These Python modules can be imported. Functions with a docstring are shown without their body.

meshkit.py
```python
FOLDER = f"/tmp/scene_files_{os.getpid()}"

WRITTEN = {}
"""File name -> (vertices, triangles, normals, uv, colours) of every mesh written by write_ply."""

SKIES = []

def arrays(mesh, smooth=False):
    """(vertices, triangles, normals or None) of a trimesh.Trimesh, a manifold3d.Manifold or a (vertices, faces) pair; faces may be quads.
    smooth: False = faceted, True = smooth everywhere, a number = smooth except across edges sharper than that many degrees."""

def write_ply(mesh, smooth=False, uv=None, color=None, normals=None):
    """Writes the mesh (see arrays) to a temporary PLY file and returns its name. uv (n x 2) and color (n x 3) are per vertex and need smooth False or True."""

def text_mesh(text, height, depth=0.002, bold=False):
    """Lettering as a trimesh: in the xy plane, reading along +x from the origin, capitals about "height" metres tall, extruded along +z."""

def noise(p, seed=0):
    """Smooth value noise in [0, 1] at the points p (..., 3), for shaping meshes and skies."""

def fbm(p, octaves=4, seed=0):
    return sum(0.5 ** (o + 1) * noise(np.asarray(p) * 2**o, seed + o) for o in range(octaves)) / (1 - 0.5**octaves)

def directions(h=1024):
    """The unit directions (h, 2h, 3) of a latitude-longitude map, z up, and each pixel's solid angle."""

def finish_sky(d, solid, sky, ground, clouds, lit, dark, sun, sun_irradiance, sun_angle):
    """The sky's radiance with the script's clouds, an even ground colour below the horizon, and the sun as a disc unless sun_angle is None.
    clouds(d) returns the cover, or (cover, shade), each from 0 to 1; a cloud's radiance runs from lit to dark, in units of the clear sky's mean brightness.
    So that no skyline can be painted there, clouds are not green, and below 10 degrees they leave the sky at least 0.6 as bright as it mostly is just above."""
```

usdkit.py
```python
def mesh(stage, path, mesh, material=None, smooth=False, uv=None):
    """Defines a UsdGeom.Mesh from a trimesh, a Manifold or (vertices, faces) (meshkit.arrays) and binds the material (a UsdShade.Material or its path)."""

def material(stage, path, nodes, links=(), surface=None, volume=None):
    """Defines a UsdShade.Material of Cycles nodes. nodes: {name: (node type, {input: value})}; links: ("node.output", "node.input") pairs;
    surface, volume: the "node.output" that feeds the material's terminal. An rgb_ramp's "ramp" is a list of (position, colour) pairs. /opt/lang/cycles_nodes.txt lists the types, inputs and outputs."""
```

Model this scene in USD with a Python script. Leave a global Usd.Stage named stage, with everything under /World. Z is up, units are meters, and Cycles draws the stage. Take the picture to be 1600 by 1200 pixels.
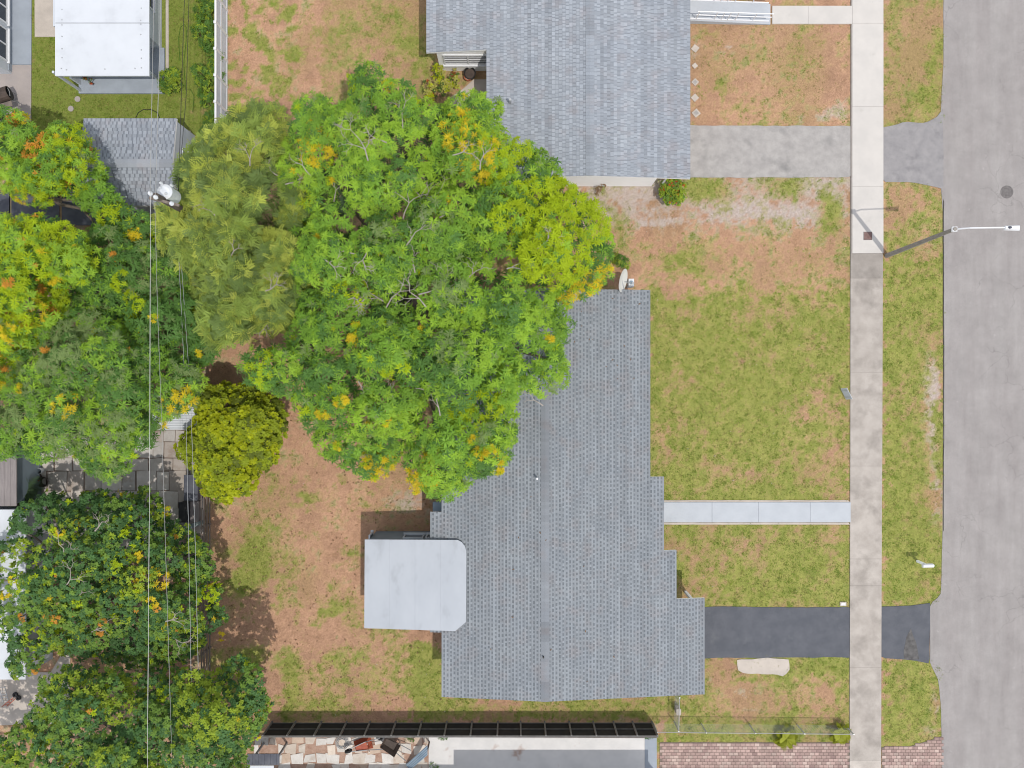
import math, random
import numpy as np
import trimesh
from shapely.geometry import Polygon, Point, box as sbox
from shapely import affinity
from shapely.ops import unary_union
import usdkit, meshkit
from pxr import Usd, UsdGeom, UsdShade, UsdLux, Gf, Sdf, Vt

R = random.Random(7)
NR = np.random.default_rng(7)
stage = Usd.Stage.CreateInMemory()
UsdGeom.SetStageUpAxis(stage, 'Z')
UsdGeom.SetStageMetersPerUnit(stage, 1.0)
UsdGeom.Xform.Define(stage, '/World')
UsdGeom.Scope.Define(stage, '/World/Looks')

# ------------------------------------------------------------------ camera, sky, sun, exposure
H = 40.0                                    # metres above the ground, looking straight down
PXM = 32.0                                  # photo pixels per metre on the ground
cam = UsdGeom.Camera.Define(stage, '/World/camera')
cam.AddTranslateOp().Set(Gf.Vec3d(0, 0, H))
cam.CreateHorizontalApertureAttr(36.0)
cam.CreateVerticalApertureAttr(27.0)
cam.CreateFocalLengthAttr(36.0 * H * PXM / 1600.0)
cam.CreateClippingRangeAttr(Gf.Vec2f(0.5, 2000))
cam.CreateExposureAttr(0.12)

SUN_EL = math.radians(67.5)
sh = np.array([0.61, -0.79]); sh /= np.linalg.norm(sh)
SUN = np.array([sh[0] * math.cos(SUN_EL), sh[1] * math.cos(SUN_EL), math.sin(SUN_EL)])
usdkit.material(stage, '/World/Looks/sky_air', {
    's': ('sky_texture', {'sky_type': 'single_scattering', 'sun_disc': False, 'sun_elevation': SUN_EL,
                          'sun_rotation': math.atan2(SUN[0], SUN[1]), 'aerosol_density': 2.0}),
    'w': ('mix', {'fac': 0.5, 'color2': (8.0, 8.0, 8.1)}),
    'b': ('background_shader', {'strength': 0.145})},
    [('s.color', 'w.color1'), ('w.color', 'b.color')], surface='b.background')
sky = UsdLux.DomeLight.Define(stage, '/World/sky')
UsdShade.MaterialBindingAPI.Apply(sky.GetPrim()).Bind(UsdShade.Material.Get(stage, '/World/Looks/sky_air'))
sun = UsdLux.DistantLight.Define(stage, '/World/sun')
zx = SUN; xx = np.cross([0, 1, 0], zx); xx /= np.linalg.norm(xx); yx = np.cross(zx, xx)
sun.AddTransformOp().Set(Gf.Matrix4d(*xx, 0, *yx, 0, *zx, 0, 0, 0, 30, 1))
sun.CreateNormalizeAttr(True)
sun.CreateIntensityAttr(0.64)
sun.CreateAngleAttr(0.53)
sun.CreateColorAttr(Gf.Vec3f(1.0, 0.95, 0.88))

# ------------------------------------------------------------------ helpers
def P(u, v, z=0.0):
    k = (1 - z / H) / PXM
    return np.array([(u - 800) * k, (600 - v) * k, z])
def G(u, v):
    return P(u, v)[:2]
used = {}
def path_for(parent, name):
    base = f'{parent}/{name}'
    n = used.get(base, -1) + 1
    used[base] = n
    return base if n == 0 else f'{base}_{n:03d}'
def meta(prim, label=None, cat=None, group=None, kind=None):
    for k, x in (('label', label), ('category', cat), ('group', group), ('kind', kind)):
        if x: prim.SetCustomDataByKey(k, x)
def cat(*ms):
    ms = [m for m in ms if m is not None and len(m[0])]
    vs, fs, o = [], [], 0
    for v, f in ms:
        vs.append(np.asarray(v, float)); fs.append(np.asarray(f, int) + o); o += len(v)
    return np.vstack(vs), np.vstack(fs)
def obj(name, mesh, m, parent='/World', label=None, kind=None, smooth=False, col=None, cat_=None, group=None):
    p = path_for(str(parent), name)
    v, f = mesh
    me = usdkit.mesh(stage, p, (v, f), f'/World/Looks/{m}', smooth=smooth)
    if col is not None:
        UsdGeom.PrimvarsAPI(me).CreatePrimvar('col', Sdf.ValueTypeNames.Color3fArray, 'vertex').Set(Vt.Vec3fArray.FromNumpy(np.asarray(col, np.float32)))
    meta(me.GetPrim(), label, cat_, group, kind)
    return p
def solo(name, mesh, m, label, category, group=None, **k):
    return obj(name, mesh, m, label=label, cat_=category, group=group, **k)
def struct(name, mesh, m, **k):
    return obj(name, mesh, m, kind='structure', **k)
def thing(name, label, category, loc=(0, 0, 0), rz=0.0, group=None, kind=None):
    p = path_for('/World', name)
    x = UsdGeom.Xform.Define(stage, p)
    x.AddTranslateOp().Set(Gf.Vec3d(*map(float, loc)))
    if rz: x.AddRotateZOp().Set(math.degrees(rz))
    meta(x.GetPrim(), label, category, group, kind)
    return p
def copy_of(src, name, loc, rz=0.0, label=None, category=None, group=None):
    p = path_for('/World', name)
    x = UsdGeom.Xform.Define(stage, p)
    x.AddTranslateOp().Set(Gf.Vec3d(*map(float, loc)))
    x.AddRotateZOp().Set(math.degrees(rz))
    x.GetPrim().GetReferences().AddInternalReference(src)
    x.GetPrim().SetInstanceable(True)
    meta(x.GetPrim(), label, category, group)
    return p
BF = np.array([[0,3,2],[0,2,1],[4,5,6],[4,6,7],[0,1,5],[0,5,4],[1,2,6],[1,6,5],[2,3,7],[2,7,6],[3,0,4],[3,4,7]])
def box(c, s, rz=0.0):
    x, y, z = np.asarray(s, float) / 2
    v = np.array([[-x,-y,-z],[x,-y,-z],[x,y,-z],[-x,y,-z],[-x,-y,z],[x,-y,z],[x,y,z],[-x,y,z]])
    if rz:
        a, b = math.cos(rz), math.sin(rz)
        v = np.c_[v[:,0]*a - v[:,1]*b, v[:,0]*b + v[:,1]*a, v[:,2]]
    return v + np.asarray(c, float), BF
def bb(x0, x1, y0, y1, z0, z1):
    return box(((x0+x1)/2, (y0+y1)/2, (z0+z1)/2), (abs(x1-x0), abs(y1-y0), abs(z1-z0)))
def bar(a, b, w, h=None, up=(0, 0, 1)):
    a, b = np.asarray(a, float), np.asarray(b, float); h = h or w
    d = b - a; L = np.linalg.norm(d); d /= L
    s = np.cross(d, up)
    if np.linalg.norm(s) < 1e-3: s = np.cross(d, (1, 0, 0))
    s /= np.linalg.norm(s); t = np.cross(s, d)
    v = np.array([p + s*i*w/2 + t*j*h/2 for p in (a, b) for i, j in ((-1,-1),(1,-1),(1,1),(-1,1))])
    return v, BF
def prism(poly, z0, z1):
    if not isinstance(poly, Polygon): poly = Polygon(poly)
    m = trimesh.creation.extrude_polygon(poly, z1 - z0, engine='earcut')
    return np.array(m.vertices) + [0, 0, z0], np.array(m.faces)
def hexa(bot, top):
    return np.vstack([bot, top]).astype(float), BF
def tube(pts, radii, n=7, caps=True):
    p = np.asarray(pts, float); r = np.broadcast_to(np.asarray(radii, float), (len(p),))
    t = np.gradient(p, axis=0); t /= np.linalg.norm(t, axis=1, keepdims=True) + 1e-12
    ref = np.where(np.abs(t[:, 2:]) < 0.9, [[0, 0, 1.0]], [[1.0, 0, 0]])
    a = np.cross(t, ref); a /= np.linalg.norm(a, axis=1, keepdims=True); b = np.cross(t, a)
    th = np.arange(n) * 2 * np.pi / n
    v = p[:, None] + r[:, None, None] * (np.cos(th)[None, :, None]*a[:, None] + np.sin(th)[None, :, None]*b[:, None])
    i, j = np.meshgrid(np.arange(len(p)-1), np.arange(n), indexing='ij')
    q = np.stack([i*n+j, i*n+(j+1) % n, (i+1)*n+(j+1) % n, (i+1)*n+j], -1).reshape(-1, 4)
    f = np.vstack([q[:, [0, 2, 1]], q[:, [0, 3, 2]]])
    v = v.reshape(-1, 3)
    if caps:
        o = len(v); v = np.vstack([v, p[0], p[-1]]); k = np.arange(n); e = (len(p)-1)*n
        f = np.vstack([f, np.c_[np.full(n, o), k, (k+1) % n], np.c_[np.full(n, o+1), e+(k+1) % n, e+k]])
    return v, f
def lathe(prof, n=20, c=(0, 0, 0)):
    pr = np.asarray(prof, float); th = np.arange(n)*2*np.pi/n
    v = np.stack([pr[:, :1]*np.cos(th), pr[:, :1]*np.sin(th), np.repeat(pr[:, 1:2], n, 1)], -1).reshape(-1, 3) + np.asarray(c, float)
    i, j = np.meshgrid(np.arange(len(pr)-1), np.arange(n), indexing='ij')
    q = np.stack([i*n+j, i*n+(j+1) % n, (i+1)*n+(j+1) % n, (i+1)*n+j], -1).reshape(-1, 4)
    return v, np.vstack([q[:, [0, 1, 2]], q[:, [0, 2, 3]]])
def cyl(c, r, z0, z1, n=16):
    return lathe([(0.0005, z0), (r, z0), (r, z1), (0.0005, z1)], n, (c[0], c[1], 0))
def tf(m, loc=(0, 0, 0), rz=0.0):
    v, f = m; a, b = math.cos(rz), math.sin(rz); v = np.asarray(v, float)
    return np.c_[v[:,0]*a - v[:,1]*b, v[:,0]*b + v[:,1]*a, v[:,2]] + np.asarray(loc, float), f
def pxpoly(pts, z=0.0):
    return Polygon([P(u, v, z)[:2] for u, v in pts])
def rough_poly(pts, amp=0.05, step=0.25, seed=1):
    """the polygon's edge resampled and roughened"""
    ring = pxpoly(pts).exterior; n = max(8, int(ring.length / step))
    q = np.array([ring.interpolate(i / n, normalized=True).coords[0] for i in range(n)])
    d = meshkit.fbm(np.c_[q * 1.7, np.full(n, seed * 3.1)], 3, seed) - 0.5
    e = meshkit.fbm(np.c_[q * 1.7, np.full(n, seed * 7.7)], 3, seed + 9) - 0.5
    return Polygon(q + np.c_[d, e] * amp * 3).buffer(0)

def mat(name, a, b=None, scale=5.0, detail=5.0, rough=0.85, bump=0.0, bscale=40.0, stretch=(1, 1, 1), attr=False,
        spec=0.25, metallic=0.0, lo=0.35, hi=0.65, c=None, cscale=0.6, clo=0.5, chi=0.7, transl=0.0, fine=0.0, rnd=0.0):
    """two noise-mixed colours, an optional third for large stains, optional mesh colour, optional fine speckle"""
    n = {'g': ('geometry', {}), 'm': ('mapping', {'scale': stretch}),
         'n': ('noise_texture', {'scale': scale, 'detail': detail, 'roughness': 0.6}),
         'r': ('map_range', {'from_min': lo, 'from_max': hi, 'clamp': True}),
         'x': ('mix', {'color1': a, 'color2': b or a}),
         'p': ('principled_bsdf', {'roughness': rough, 'specular_ior_level': spec, 'metallic': metallic})}
    l = [('g.position', 'm.vector'), ('m.vector', 'n.vector'), ('n.fac', 'r.value'), ('r.result', 'x.fac')]
    cur = 'x.color'
    if c:
        n |= {'n2': ('noise_texture', {'scale': cscale, 'detail': 4.0, 'roughness': 0.6}), 'r2': ('map_range', {'from_min': clo, 'from_max': chi, 'clamp': True}),
              'x2': ('mix', {'color2': c})}
        l += [('m.vector', 'n2.vector'), ('n2.fac', 'r2.value'), ('r2.result', 'x2.fac'), (cur, 'x2.color1')]; cur = 'x2.color'
    if attr:
        n |= {'at': ('attribute', {'attribute': 'col'}), 'xa': ('mix', {'mix_type': 'multiply', 'fac': 1.0})}
        l += [('at.color', 'xa.color1'), (cur, 'xa.color2')]; cur = 'xa.color'
    if fine:
        n |= {'n3': ('noise_texture', {'scale': 38.0, 'detail': 3.0, 'roughness': 0.75}), 'r3': ('map_range', {'from_min': 0.25, 'from_max': 0.75, 'to_min': 1 - fine, 'to_max': 1 + fine}),
              'x3': ('mix', {'mix_type': 'multiply', 'fac': 1.0})}
        l += [('g.position', 'n3.vector'), ('n3.fac', 'r3.value'), (cur, 'x3.color1'), ('r3.result', 'x3.color2')]; cur = 'x3.color'
    if rnd:
        n |= {'oi': ('object_info', {}), 'r4': ('map_range', {'to_min': 1 - rnd, 'to_max': 1 + rnd}), 'x4': ('mix', {'mix_type': 'multiply', 'fac': 1.0})}
        l += [('oi.random', 'r4.value'), (cur, 'x4.color1'), ('r4.result', 'x4.color2')]; cur = 'x4.color'
    l.append((cur, 'p.base_color'))
    if bump:
        n |= {'nb': ('noise_texture', {'scale': bscale, 'detail': 4.0}), 'bu': ('bump', {'strength': bump, 'distance': 0.02})}
        l += [('g.position', 'nb.vector'), ('nb.fac', 'bu.height'), ('bu.normal', 'p.normal')]
    surf = 'p.BSDF'
    if transl:
        n |= {'t': ('translucent_bsdf', {}), 'mc': ('mix_closure', {'fac': transl})}
        l += [(cur, 't.color'), ('p.BSDF', 'mc.closure1'), ('t.BSDF', 'mc.closure2')]; surf = 'mc.closure'
    usdkit.material(stage, f'/World/Looks/{name}', n, l, surface=surf)
    return name

# ------------------------------------------------------------------ materials
mat('soil', (1.08, 1.08, 1.08), (0.86, 0.86, 0.86), 9, attr=True, fine=0.5, bump=0.5, bscale=30, rough=0.95, spec=0.1)
mat('far_soil', (0.2, 0.18, 0.07), (0.30, 0.19, 0.11), 0.8, fine=0.3, rough=0.95, spec=0.1)
def asphalt(name, a, b, crack, cs=.55, stretch=(1, .12, 1), amount=.35):
    n = {'g': ('geometry', {}), 'm': ('mapping', {'scale': stretch}), 'n': ('noise_texture', {'scale': 1.5, 'detail': 8.0, 'roughness': .65}), 'x': ('mix', {'color1': a, 'color2': b}), 'r': ('map_range', {'from_min': .3, 'from_max': .7, 'clamp': True}),
         'd': ('noise_texture', {'scale': 1.1, 'detail': 4.0}), 'dv': ('mix', {'mix_type': 'linear_light', 'fac': .55}), 'v': ('voronoi_texture', {'feature': 'distance_to_edge', 'scale': cs}), 'vr': ('map_range', {'from_min': .0, 'from_max': .012, 'to_min': 1.0, 'to_max': 0.0, 'clamp': True}),
         'k': ('noise_texture', {'scale': .35, 'detail': 3.0}), 'kr': ('map_range', {'from_min': .5, 'from_max': .6, 'to_max': amount, 'clamp': True}), 'mu': ('math', {'math_type': 'multiply'}), 'xc': ('mix', {'color2': crack}),
         'p2': ('noise_texture', {'scale': .9, 'detail': 6.0, 'roughness': .7}), 'pr': ('map_range', {'from_min': .3, 'from_max': .72, 'to_min': .88, 'to_max': 1.12}), 'xp': ('mix', {'mix_type': 'multiply', 'fac': 1.0}),
         'f': ('noise_texture', {'scale': 45.0, 'detail': 3.0, 'roughness': .8}), 'fr': ('map_range', {'from_min': .25, 'from_max': .75, 'to_min': .82, 'to_max': 1.18}), 'xf': ('mix', {'mix_type': 'multiply', 'fac': 1.0}),
         'w': ('noise_texture', {'scale': 3.2, 'detail': 2.0}), 'wr': ('map_range', {'from_min': .70, 'from_max': .80, 'to_max': .35, 'clamp': True}), 'xw': ('mix', {'color2': (.42, .40, .385)}),
         'p': ('principled_bsdf', {'roughness': .92, 'specular_ior_level': .2})}
    l = [('g.position', 'm.vector'), ('m.vector', 'n.vector'), ('n.fac', 'r.value'), ('r.result', 'x.fac'), ('g.position', 'd.vector'), ('g.position', 'dv.color1'), ('d.color', 'dv.color2'), ('dv.color', 'v.vector'), ('v.distance', 'vr.value'),
         ('g.position', 'k.vector'), ('k.fac', 'kr.value'), ('vr.result', 'mu.value1'), ('kr.result', 'mu.value2'), ('mu.value', 'xc.fac'), ('x.color', 'xp.color1'), ('g.position', 'p2.vector'), ('p2.fac', 'pr.value'), ('pr.result', 'xp.color2'),
         ('g.position', 'w.vector'), ('w.fac', 'wr.value'), ('wr.result', 'xw.fac'), ('xp.color', 'xw.color1'), ('xw.color', 'xf.color1'), ('g.position', 'f.vector'), ('f.fac', 'fr.value'), ('fr.result', 'xf.color2'), ('xf.color', 'xc.color1'), ('xc.color', 'p.base_color')]
    usdkit.material(stage, f'/World/Looks/{name}', n, l, surface='p.BSDF')
mat('old_joint', (0.26, 0.24, 0.22), (0.22, 0.2, 0.185), 5)
asphalt('road_asphalt', (.240, .222, .216), (.292, .277, .268), (.10, .092, .09))
mat('old_asphalt', (0.275, 0.262, 0.252), (0.345, 0.33, 0.315), 2.2, c=(0.19, 0.185, 0.18), cscale=0.7, clo=0.55, chi=0.75, fine=0.2, bump=0.3)
mat('apron_asphalt', (0.215, 0.208, 0.212), (0.265, 0.255, 0.255), 2.6, c=(0.165, 0.16, 0.165), cscale=1.2, clo=0.58, chi=0.75, fine=0.2, bump=0.3)
mat('black_asphalt', (0.076, 0.082, 0.096), (0.098, 0.103, 0.118), 1.6, c=(0.12, 0.125, 0.135), cscale=1.1, clo=0.6, chi=0.8, fine=0.22, rough=0.8)
mat('wet_rim', (0.04, 0.038, 0.036), (0.06, 0.056, 0.052), 4.0, rough=0.7)
mat('wet_asphalt', (0.050, 0.048, 0.048), (0.10, 0.097, 0.096), 5.0, rough=0.65, spec=0.3, fine=.2)
mat('new_concrete', (0.50, 0.475, 0.445), (0.455, 0.435, 0.41), 1.2, c=(0.40, 0.38, 0.35), cscale=2.2, clo=0.62, chi=0.85, fine=0.06, attr=True)
mat('old_concrete', (0.40, 0.365, 0.33), (0.315, 0.285, 0.255), 1.4, detail=8, c=(0.20, 0.18, 0.16), cscale=0.9, clo=0.48, chi=0.80, fine=0.16, attr=True)
mat('pale_concrete', (0.46, 0.41, 0.36), (0.38, 0.34, 0.30), 1.5, fine=0.12)
mat('painted_walk', (0.385, 0.41, 0.44), (0.355, 0.38, 0.41), 1.5, fine=0.05, rough=0.6)
mat('blue_grey_slab', (0.29, 0.325, 0.37), (0.25, 0.28, 0.32), 1.2, fine=0.08)
mat('pink_slab', (0.34, 0.30, 0.28), (0.29, 0.26, 0.25), 1.2, fine=0.1)
mat('shingle', (1.0, 1.0, 1.0), (0.92, 0.93, 0.95), 0.7, attr=True, fine=0.15, c=(0.98, 0.91, 0.89), cscale=1.3, clo=0.5, chi=0.7, rough=0.95, spec=0.15)
mat('roof_felt', (0.06, 0.065, 0.07), (0.09, 0.09, 0.10), 4)
mat('white_paint', (0.87, 0.87, 0.87), (0.84, 0.84, 0.84), 2.0, rough=0.6)
mat('soft_white_wall', (0.50, 0.53, 0.57), (0.45, 0.48, 0.52), 1.5, rough=0.7)
mat('grey_blue_wall', (0.20, 0.25, 0.29), (0.17, 0.21, 0.25), 1.5, rough=0.7)
mat('white_roof', (0.53, 0.555, 0.59), (0.495, 0.52, 0.555), 0.9, c=(0.44, 0.46, 0.49), cscale=0.9, clo=0.55, chi=0.8, fine=0.03, rough=0.55)
mat('patio_roof', (0.375, 0.40, 0.435), (0.34, 0.365, 0.40), 0.8, c=(0.30, 0.32, 0.345), cscale=1.6, clo=0.58, chi=0.78, stretch=(1, .5, 1), fine=0.05, rough=0.55)
mat('white_metal', (0.62, 0.63, 0.65), rough=0.35, spec=0.5)
mat('grey_metal', (0.30, 0.31, 0.32), (0.25, 0.26, 0.27), 6, rough=0.45, metallic=0.4)
mat('galvanised', (0.42, 0.43, 0.43), (0.34, 0.35, 0.36), 9, rough=0.45, metallic=0.5)
mat('aluminium_wire', (0.33, 0.33, 0.32), rough=0.5, metallic=0.3)
mat('black_rubber', (0.015, 0.015, 0.016), (0.03, 0.03, 0.03), 6, rough=0.6)
mat('dark_screen', (0.012, 0.012, 0.013), (0.022, 0.02, 0.018), 3, rough=0.8)
mat('fence_frame', (0.16, 0.155, 0.145), (0.12, 0.115, 0.11), 5, rough=0.6)
mat('glass_dark', (0.02, 0.025, 0.035), rough=0.08, spec=0.6)
mat('weathered_wood', (0.20, 0.165, 0.14), (0.13, 0.11, 0.095), 3, stretch=(1, 0.25, 6), fine=0.2)
mat('grey_board', (0.25, 0.225, 0.22), (0.19, 0.17, 0.17), 3, stretch=(4, 0.4, 1), fine=0.2)
mat('pole_wood', (0.12, 0.10, 0.085), (0.08, 0.065, 0.055), 4, stretch=(6, 6, .5), fine=0.2)
mat('pole_concrete', (0.27, 0.25, 0.225), (0.21, 0.195, 0.175), 5, fine=0.15)
mat('porcelain', (0.62, 0.64, 0.66), (0.5, 0.53, 0.56), 4, rough=0.3, spec=0.5)
mat('bark', (0.17, 0.14, 0.11), (0.09, 0.075, 0.06), 6, stretch=(3, 3, .6), bump=0.6, bscale=18)
mat('twig', (0.36, 0.32, 0.29), (0.26, 0.23, 0.2), 8)
mat('cast_iron', (0.12, 0.11, 0.11), (0.17, 0.16, 0.155), 8, rough=0.7, metallic=0.2)
mat('brown_lid', (0.14, 0.085, 0.075), (0.18, 0.12, 0.11), 8)
mat('paver', (1, 1, 1), (0.85, 0.85, 0.85), 8, attr=True, fine=0.18, rough=0.9)
mat('stone_piece', (1, 1, 1), (0.86, 0.84, 0.82), 3, attr=True, fine=0.14, c=(0.72, 0.62, 0.55), cscale=1.6, clo=0.56, chi=0.75)
mat('joint_sand', (0.16, 0.13, 0.11), (0.22, 0.17, 0.14), 8, fine=0.2)
mat('brown_earth', (0.30, 0.19, 0.14), (0.40, 0.28, 0.22), 3, fine=0.3)
mat('white_slab', (0.60, 0.59, 0.575), (0.53, 0.525, 0.515), 1.2, c=(0.33, 0.22, 0.17), cscale=0.75, clo=0.60, chi=0.72, fine=0.1)
mat('blue_metal', (0.22, 0.29, 0.36), (0.18, 0.24, 0.30), 2, rough=0.5)
mat('dark_panel', (0.06, 0.065, 0.085), (0.10, 0.105, 0.125), 1.5, rough=0.55)
mat('rust_red', (0.36, 0.09, 0.045), (0.25, 0.06, 0.04), 5, rough=0.6)
mat('terracotta', (0.38, 0.12, 0.06), (0.3, 0.09, 0.05), 5)
mat('bright_red', (0.42, 0.035, 0.03), rough=0.5)
mat('blue_plastic', (0.03, 0.22, 0.50), rough=0.4)
mat('beige_plastic', (0.42, 0.36, 0.31), (0.36, 0.30, 0.26), 4)
mat('dark_brown', (0.05, 0.038, 0.032), (0.08, 0.06, 0.05), 5, rough=0.6)
mat('teal_board', (0.15, 0.19, 0.19), (0.20, 0.23, 0.23), 3)
mat('pale_wire', (0.5, 0.5, 0.48), rough=0.5)
mat('dish_white', (0.55, 0.55, 0.52), (0.48, 0.48, 0.45), 3, rough=0.5)

def leafmat(name, c, k=0.2, tr=0.28, v=0.16):
    d = tuple(x * (1 - k) for x in c)
    return mat(name, c, d, 1.1, detail=3, rough=0.55, spec=0.22, transl=tr, rnd=v)
leafmat('mango_mid', (0.215, 0.395, 0.046), tr=.38, v=.10); leafmat('mango_bright', (0.315, 0.505, 0.046), tr=.38, v=.10); leafmat('mango_dark', (0.105, 0.225, 0.046), tr=.34, v=.1)
leafmat('mango_lime', (0.40, 0.52, 0.014), tr=.38, v=.10); leafmat('mango_gold', (0.64, 0.50, 0.020), tr=.34, v=.12); leafmat('mango_orange', (0.62, 0.29, 0.04), tr=.34, v=.15)
leafmat('mango_grey', (0.225, 0.315, 0.105), tr=.34, v=.1)
leafmat('feather_olive', (0.29, 0.39, 0.080), tr=.4); leafmat('feather_yellow', (0.44, 0.50, 0.090), tr=.4); leafmat('feather_dark', (0.165, 0.24, 0.065), tr=.36)
leafmat('avo_mid', (0.155, 0.265, 0.042), tr=.33); leafmat('avo_dark', (0.075, 0.165, 0.048), tr=.28); leafmat('avo_bright', (0.29, 0.39, 0.034), tr=.36)
leafmat('small_olive', (0.29, 0.36, 0.022), tr=.38); leafmat('small_yellow', (0.42, 0.47, 0.016), tr=.38); leafmat('small_dark', (0.14, 0.18, 0.02), tr=.34)
leafmat('palm_green', (0.06, 0.11, 0.045)); leafmat('palm_lime', (0.30, 0.33, 0.03)); leafmat('fern_green', (0.10, 0.20, 0.03))
leafmat('croton_cream', (0.42, 0.40, 0.10)); leafmat('croton_green', (0.09, 0.15, 0.03)); leafmat('croton_red', (0.36, 0.08, 0.03))
leafmat('ixora_red', (0.55, 0.06, 0.01)); leafmat('dead_leaf', (0.22, 0.13, 0.07))
leafmat('blade_green', (0.245, 0.305, 0.044), 0.25); leafmat('blade_olive', (0.28, 0.265, 0.075), 0.25); leafmat('blade_straw', (0.47, 0.31, 0.18), 0.25); leafmat('blade_lush', (0.185, 0.275, 0.034), 0.25)

# ------------------------------------------------------------------ ground with its mix of grass, dry turf, bare earth and sand
def blobfield(U, V, blobs):
    g = np.zeros_like(U)
    for u, v, ru, rv, s in blobs:
        g += s * np.exp(-(((U - u) / ru) ** 2 + ((V - v) / rv) ** 2))
    return g
RECTS = [  # u0,u1,v0,v1, green base, dry (0 bare earth .. 1 olive dry turf), sand
    (-2000, 345, -900, 255, 0.86, .8, 0), (345, 500, -900, 260, 0.10, .02, .05), (500, 672, -900, 260, 0.25, .55, 0),
    (1078, 1332, -900, 5, 0.05, .1, 0), (1078, 1332, 30, 200, 0.17, .3, 0.0), (1378, 1480, -900, 200, 0.42, .75, 0.05),
    (900, 1332, 270, 350, 0.22, .35, .55), (940, 1332, 350, 372, 0.24, .3, .3), (940, 1332, 372, 450, 0.30, .12, .12), (1008, 1332, 450, 462, .5, .2, .05), (1378, 1480, 280, 405, .46, .45, .15),
    (1008, 1332, 462, 800, .80, .3, 0), (1378, 1480, 405, 950, .80, .45, .0), (1030, 1332, 800, 955, .76, .3, 0.04),
    (1095, 1332, 1020, 1125, .66, .3, .08), (1000, 1340, 1125, 1165, .74, .5, 0), (1378, 1480, 1030, 1175, .84, .5, 0),
    (330, 700, 560, 1010, .13, .04, 0), (330, 640, 1010, 1130, .30, .08, 0), (640, 1105, 1000, 1130, .66, .3, 0),
    (-2000, 330, 255, 2500, .2, .2, .3), (345, 1030, 1125, 2500, .15, .1, .1), (345, 700, 200, 560, .1, 0, 0), (690, 1008, 430, 1090, .2, .2, 0)]
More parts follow.
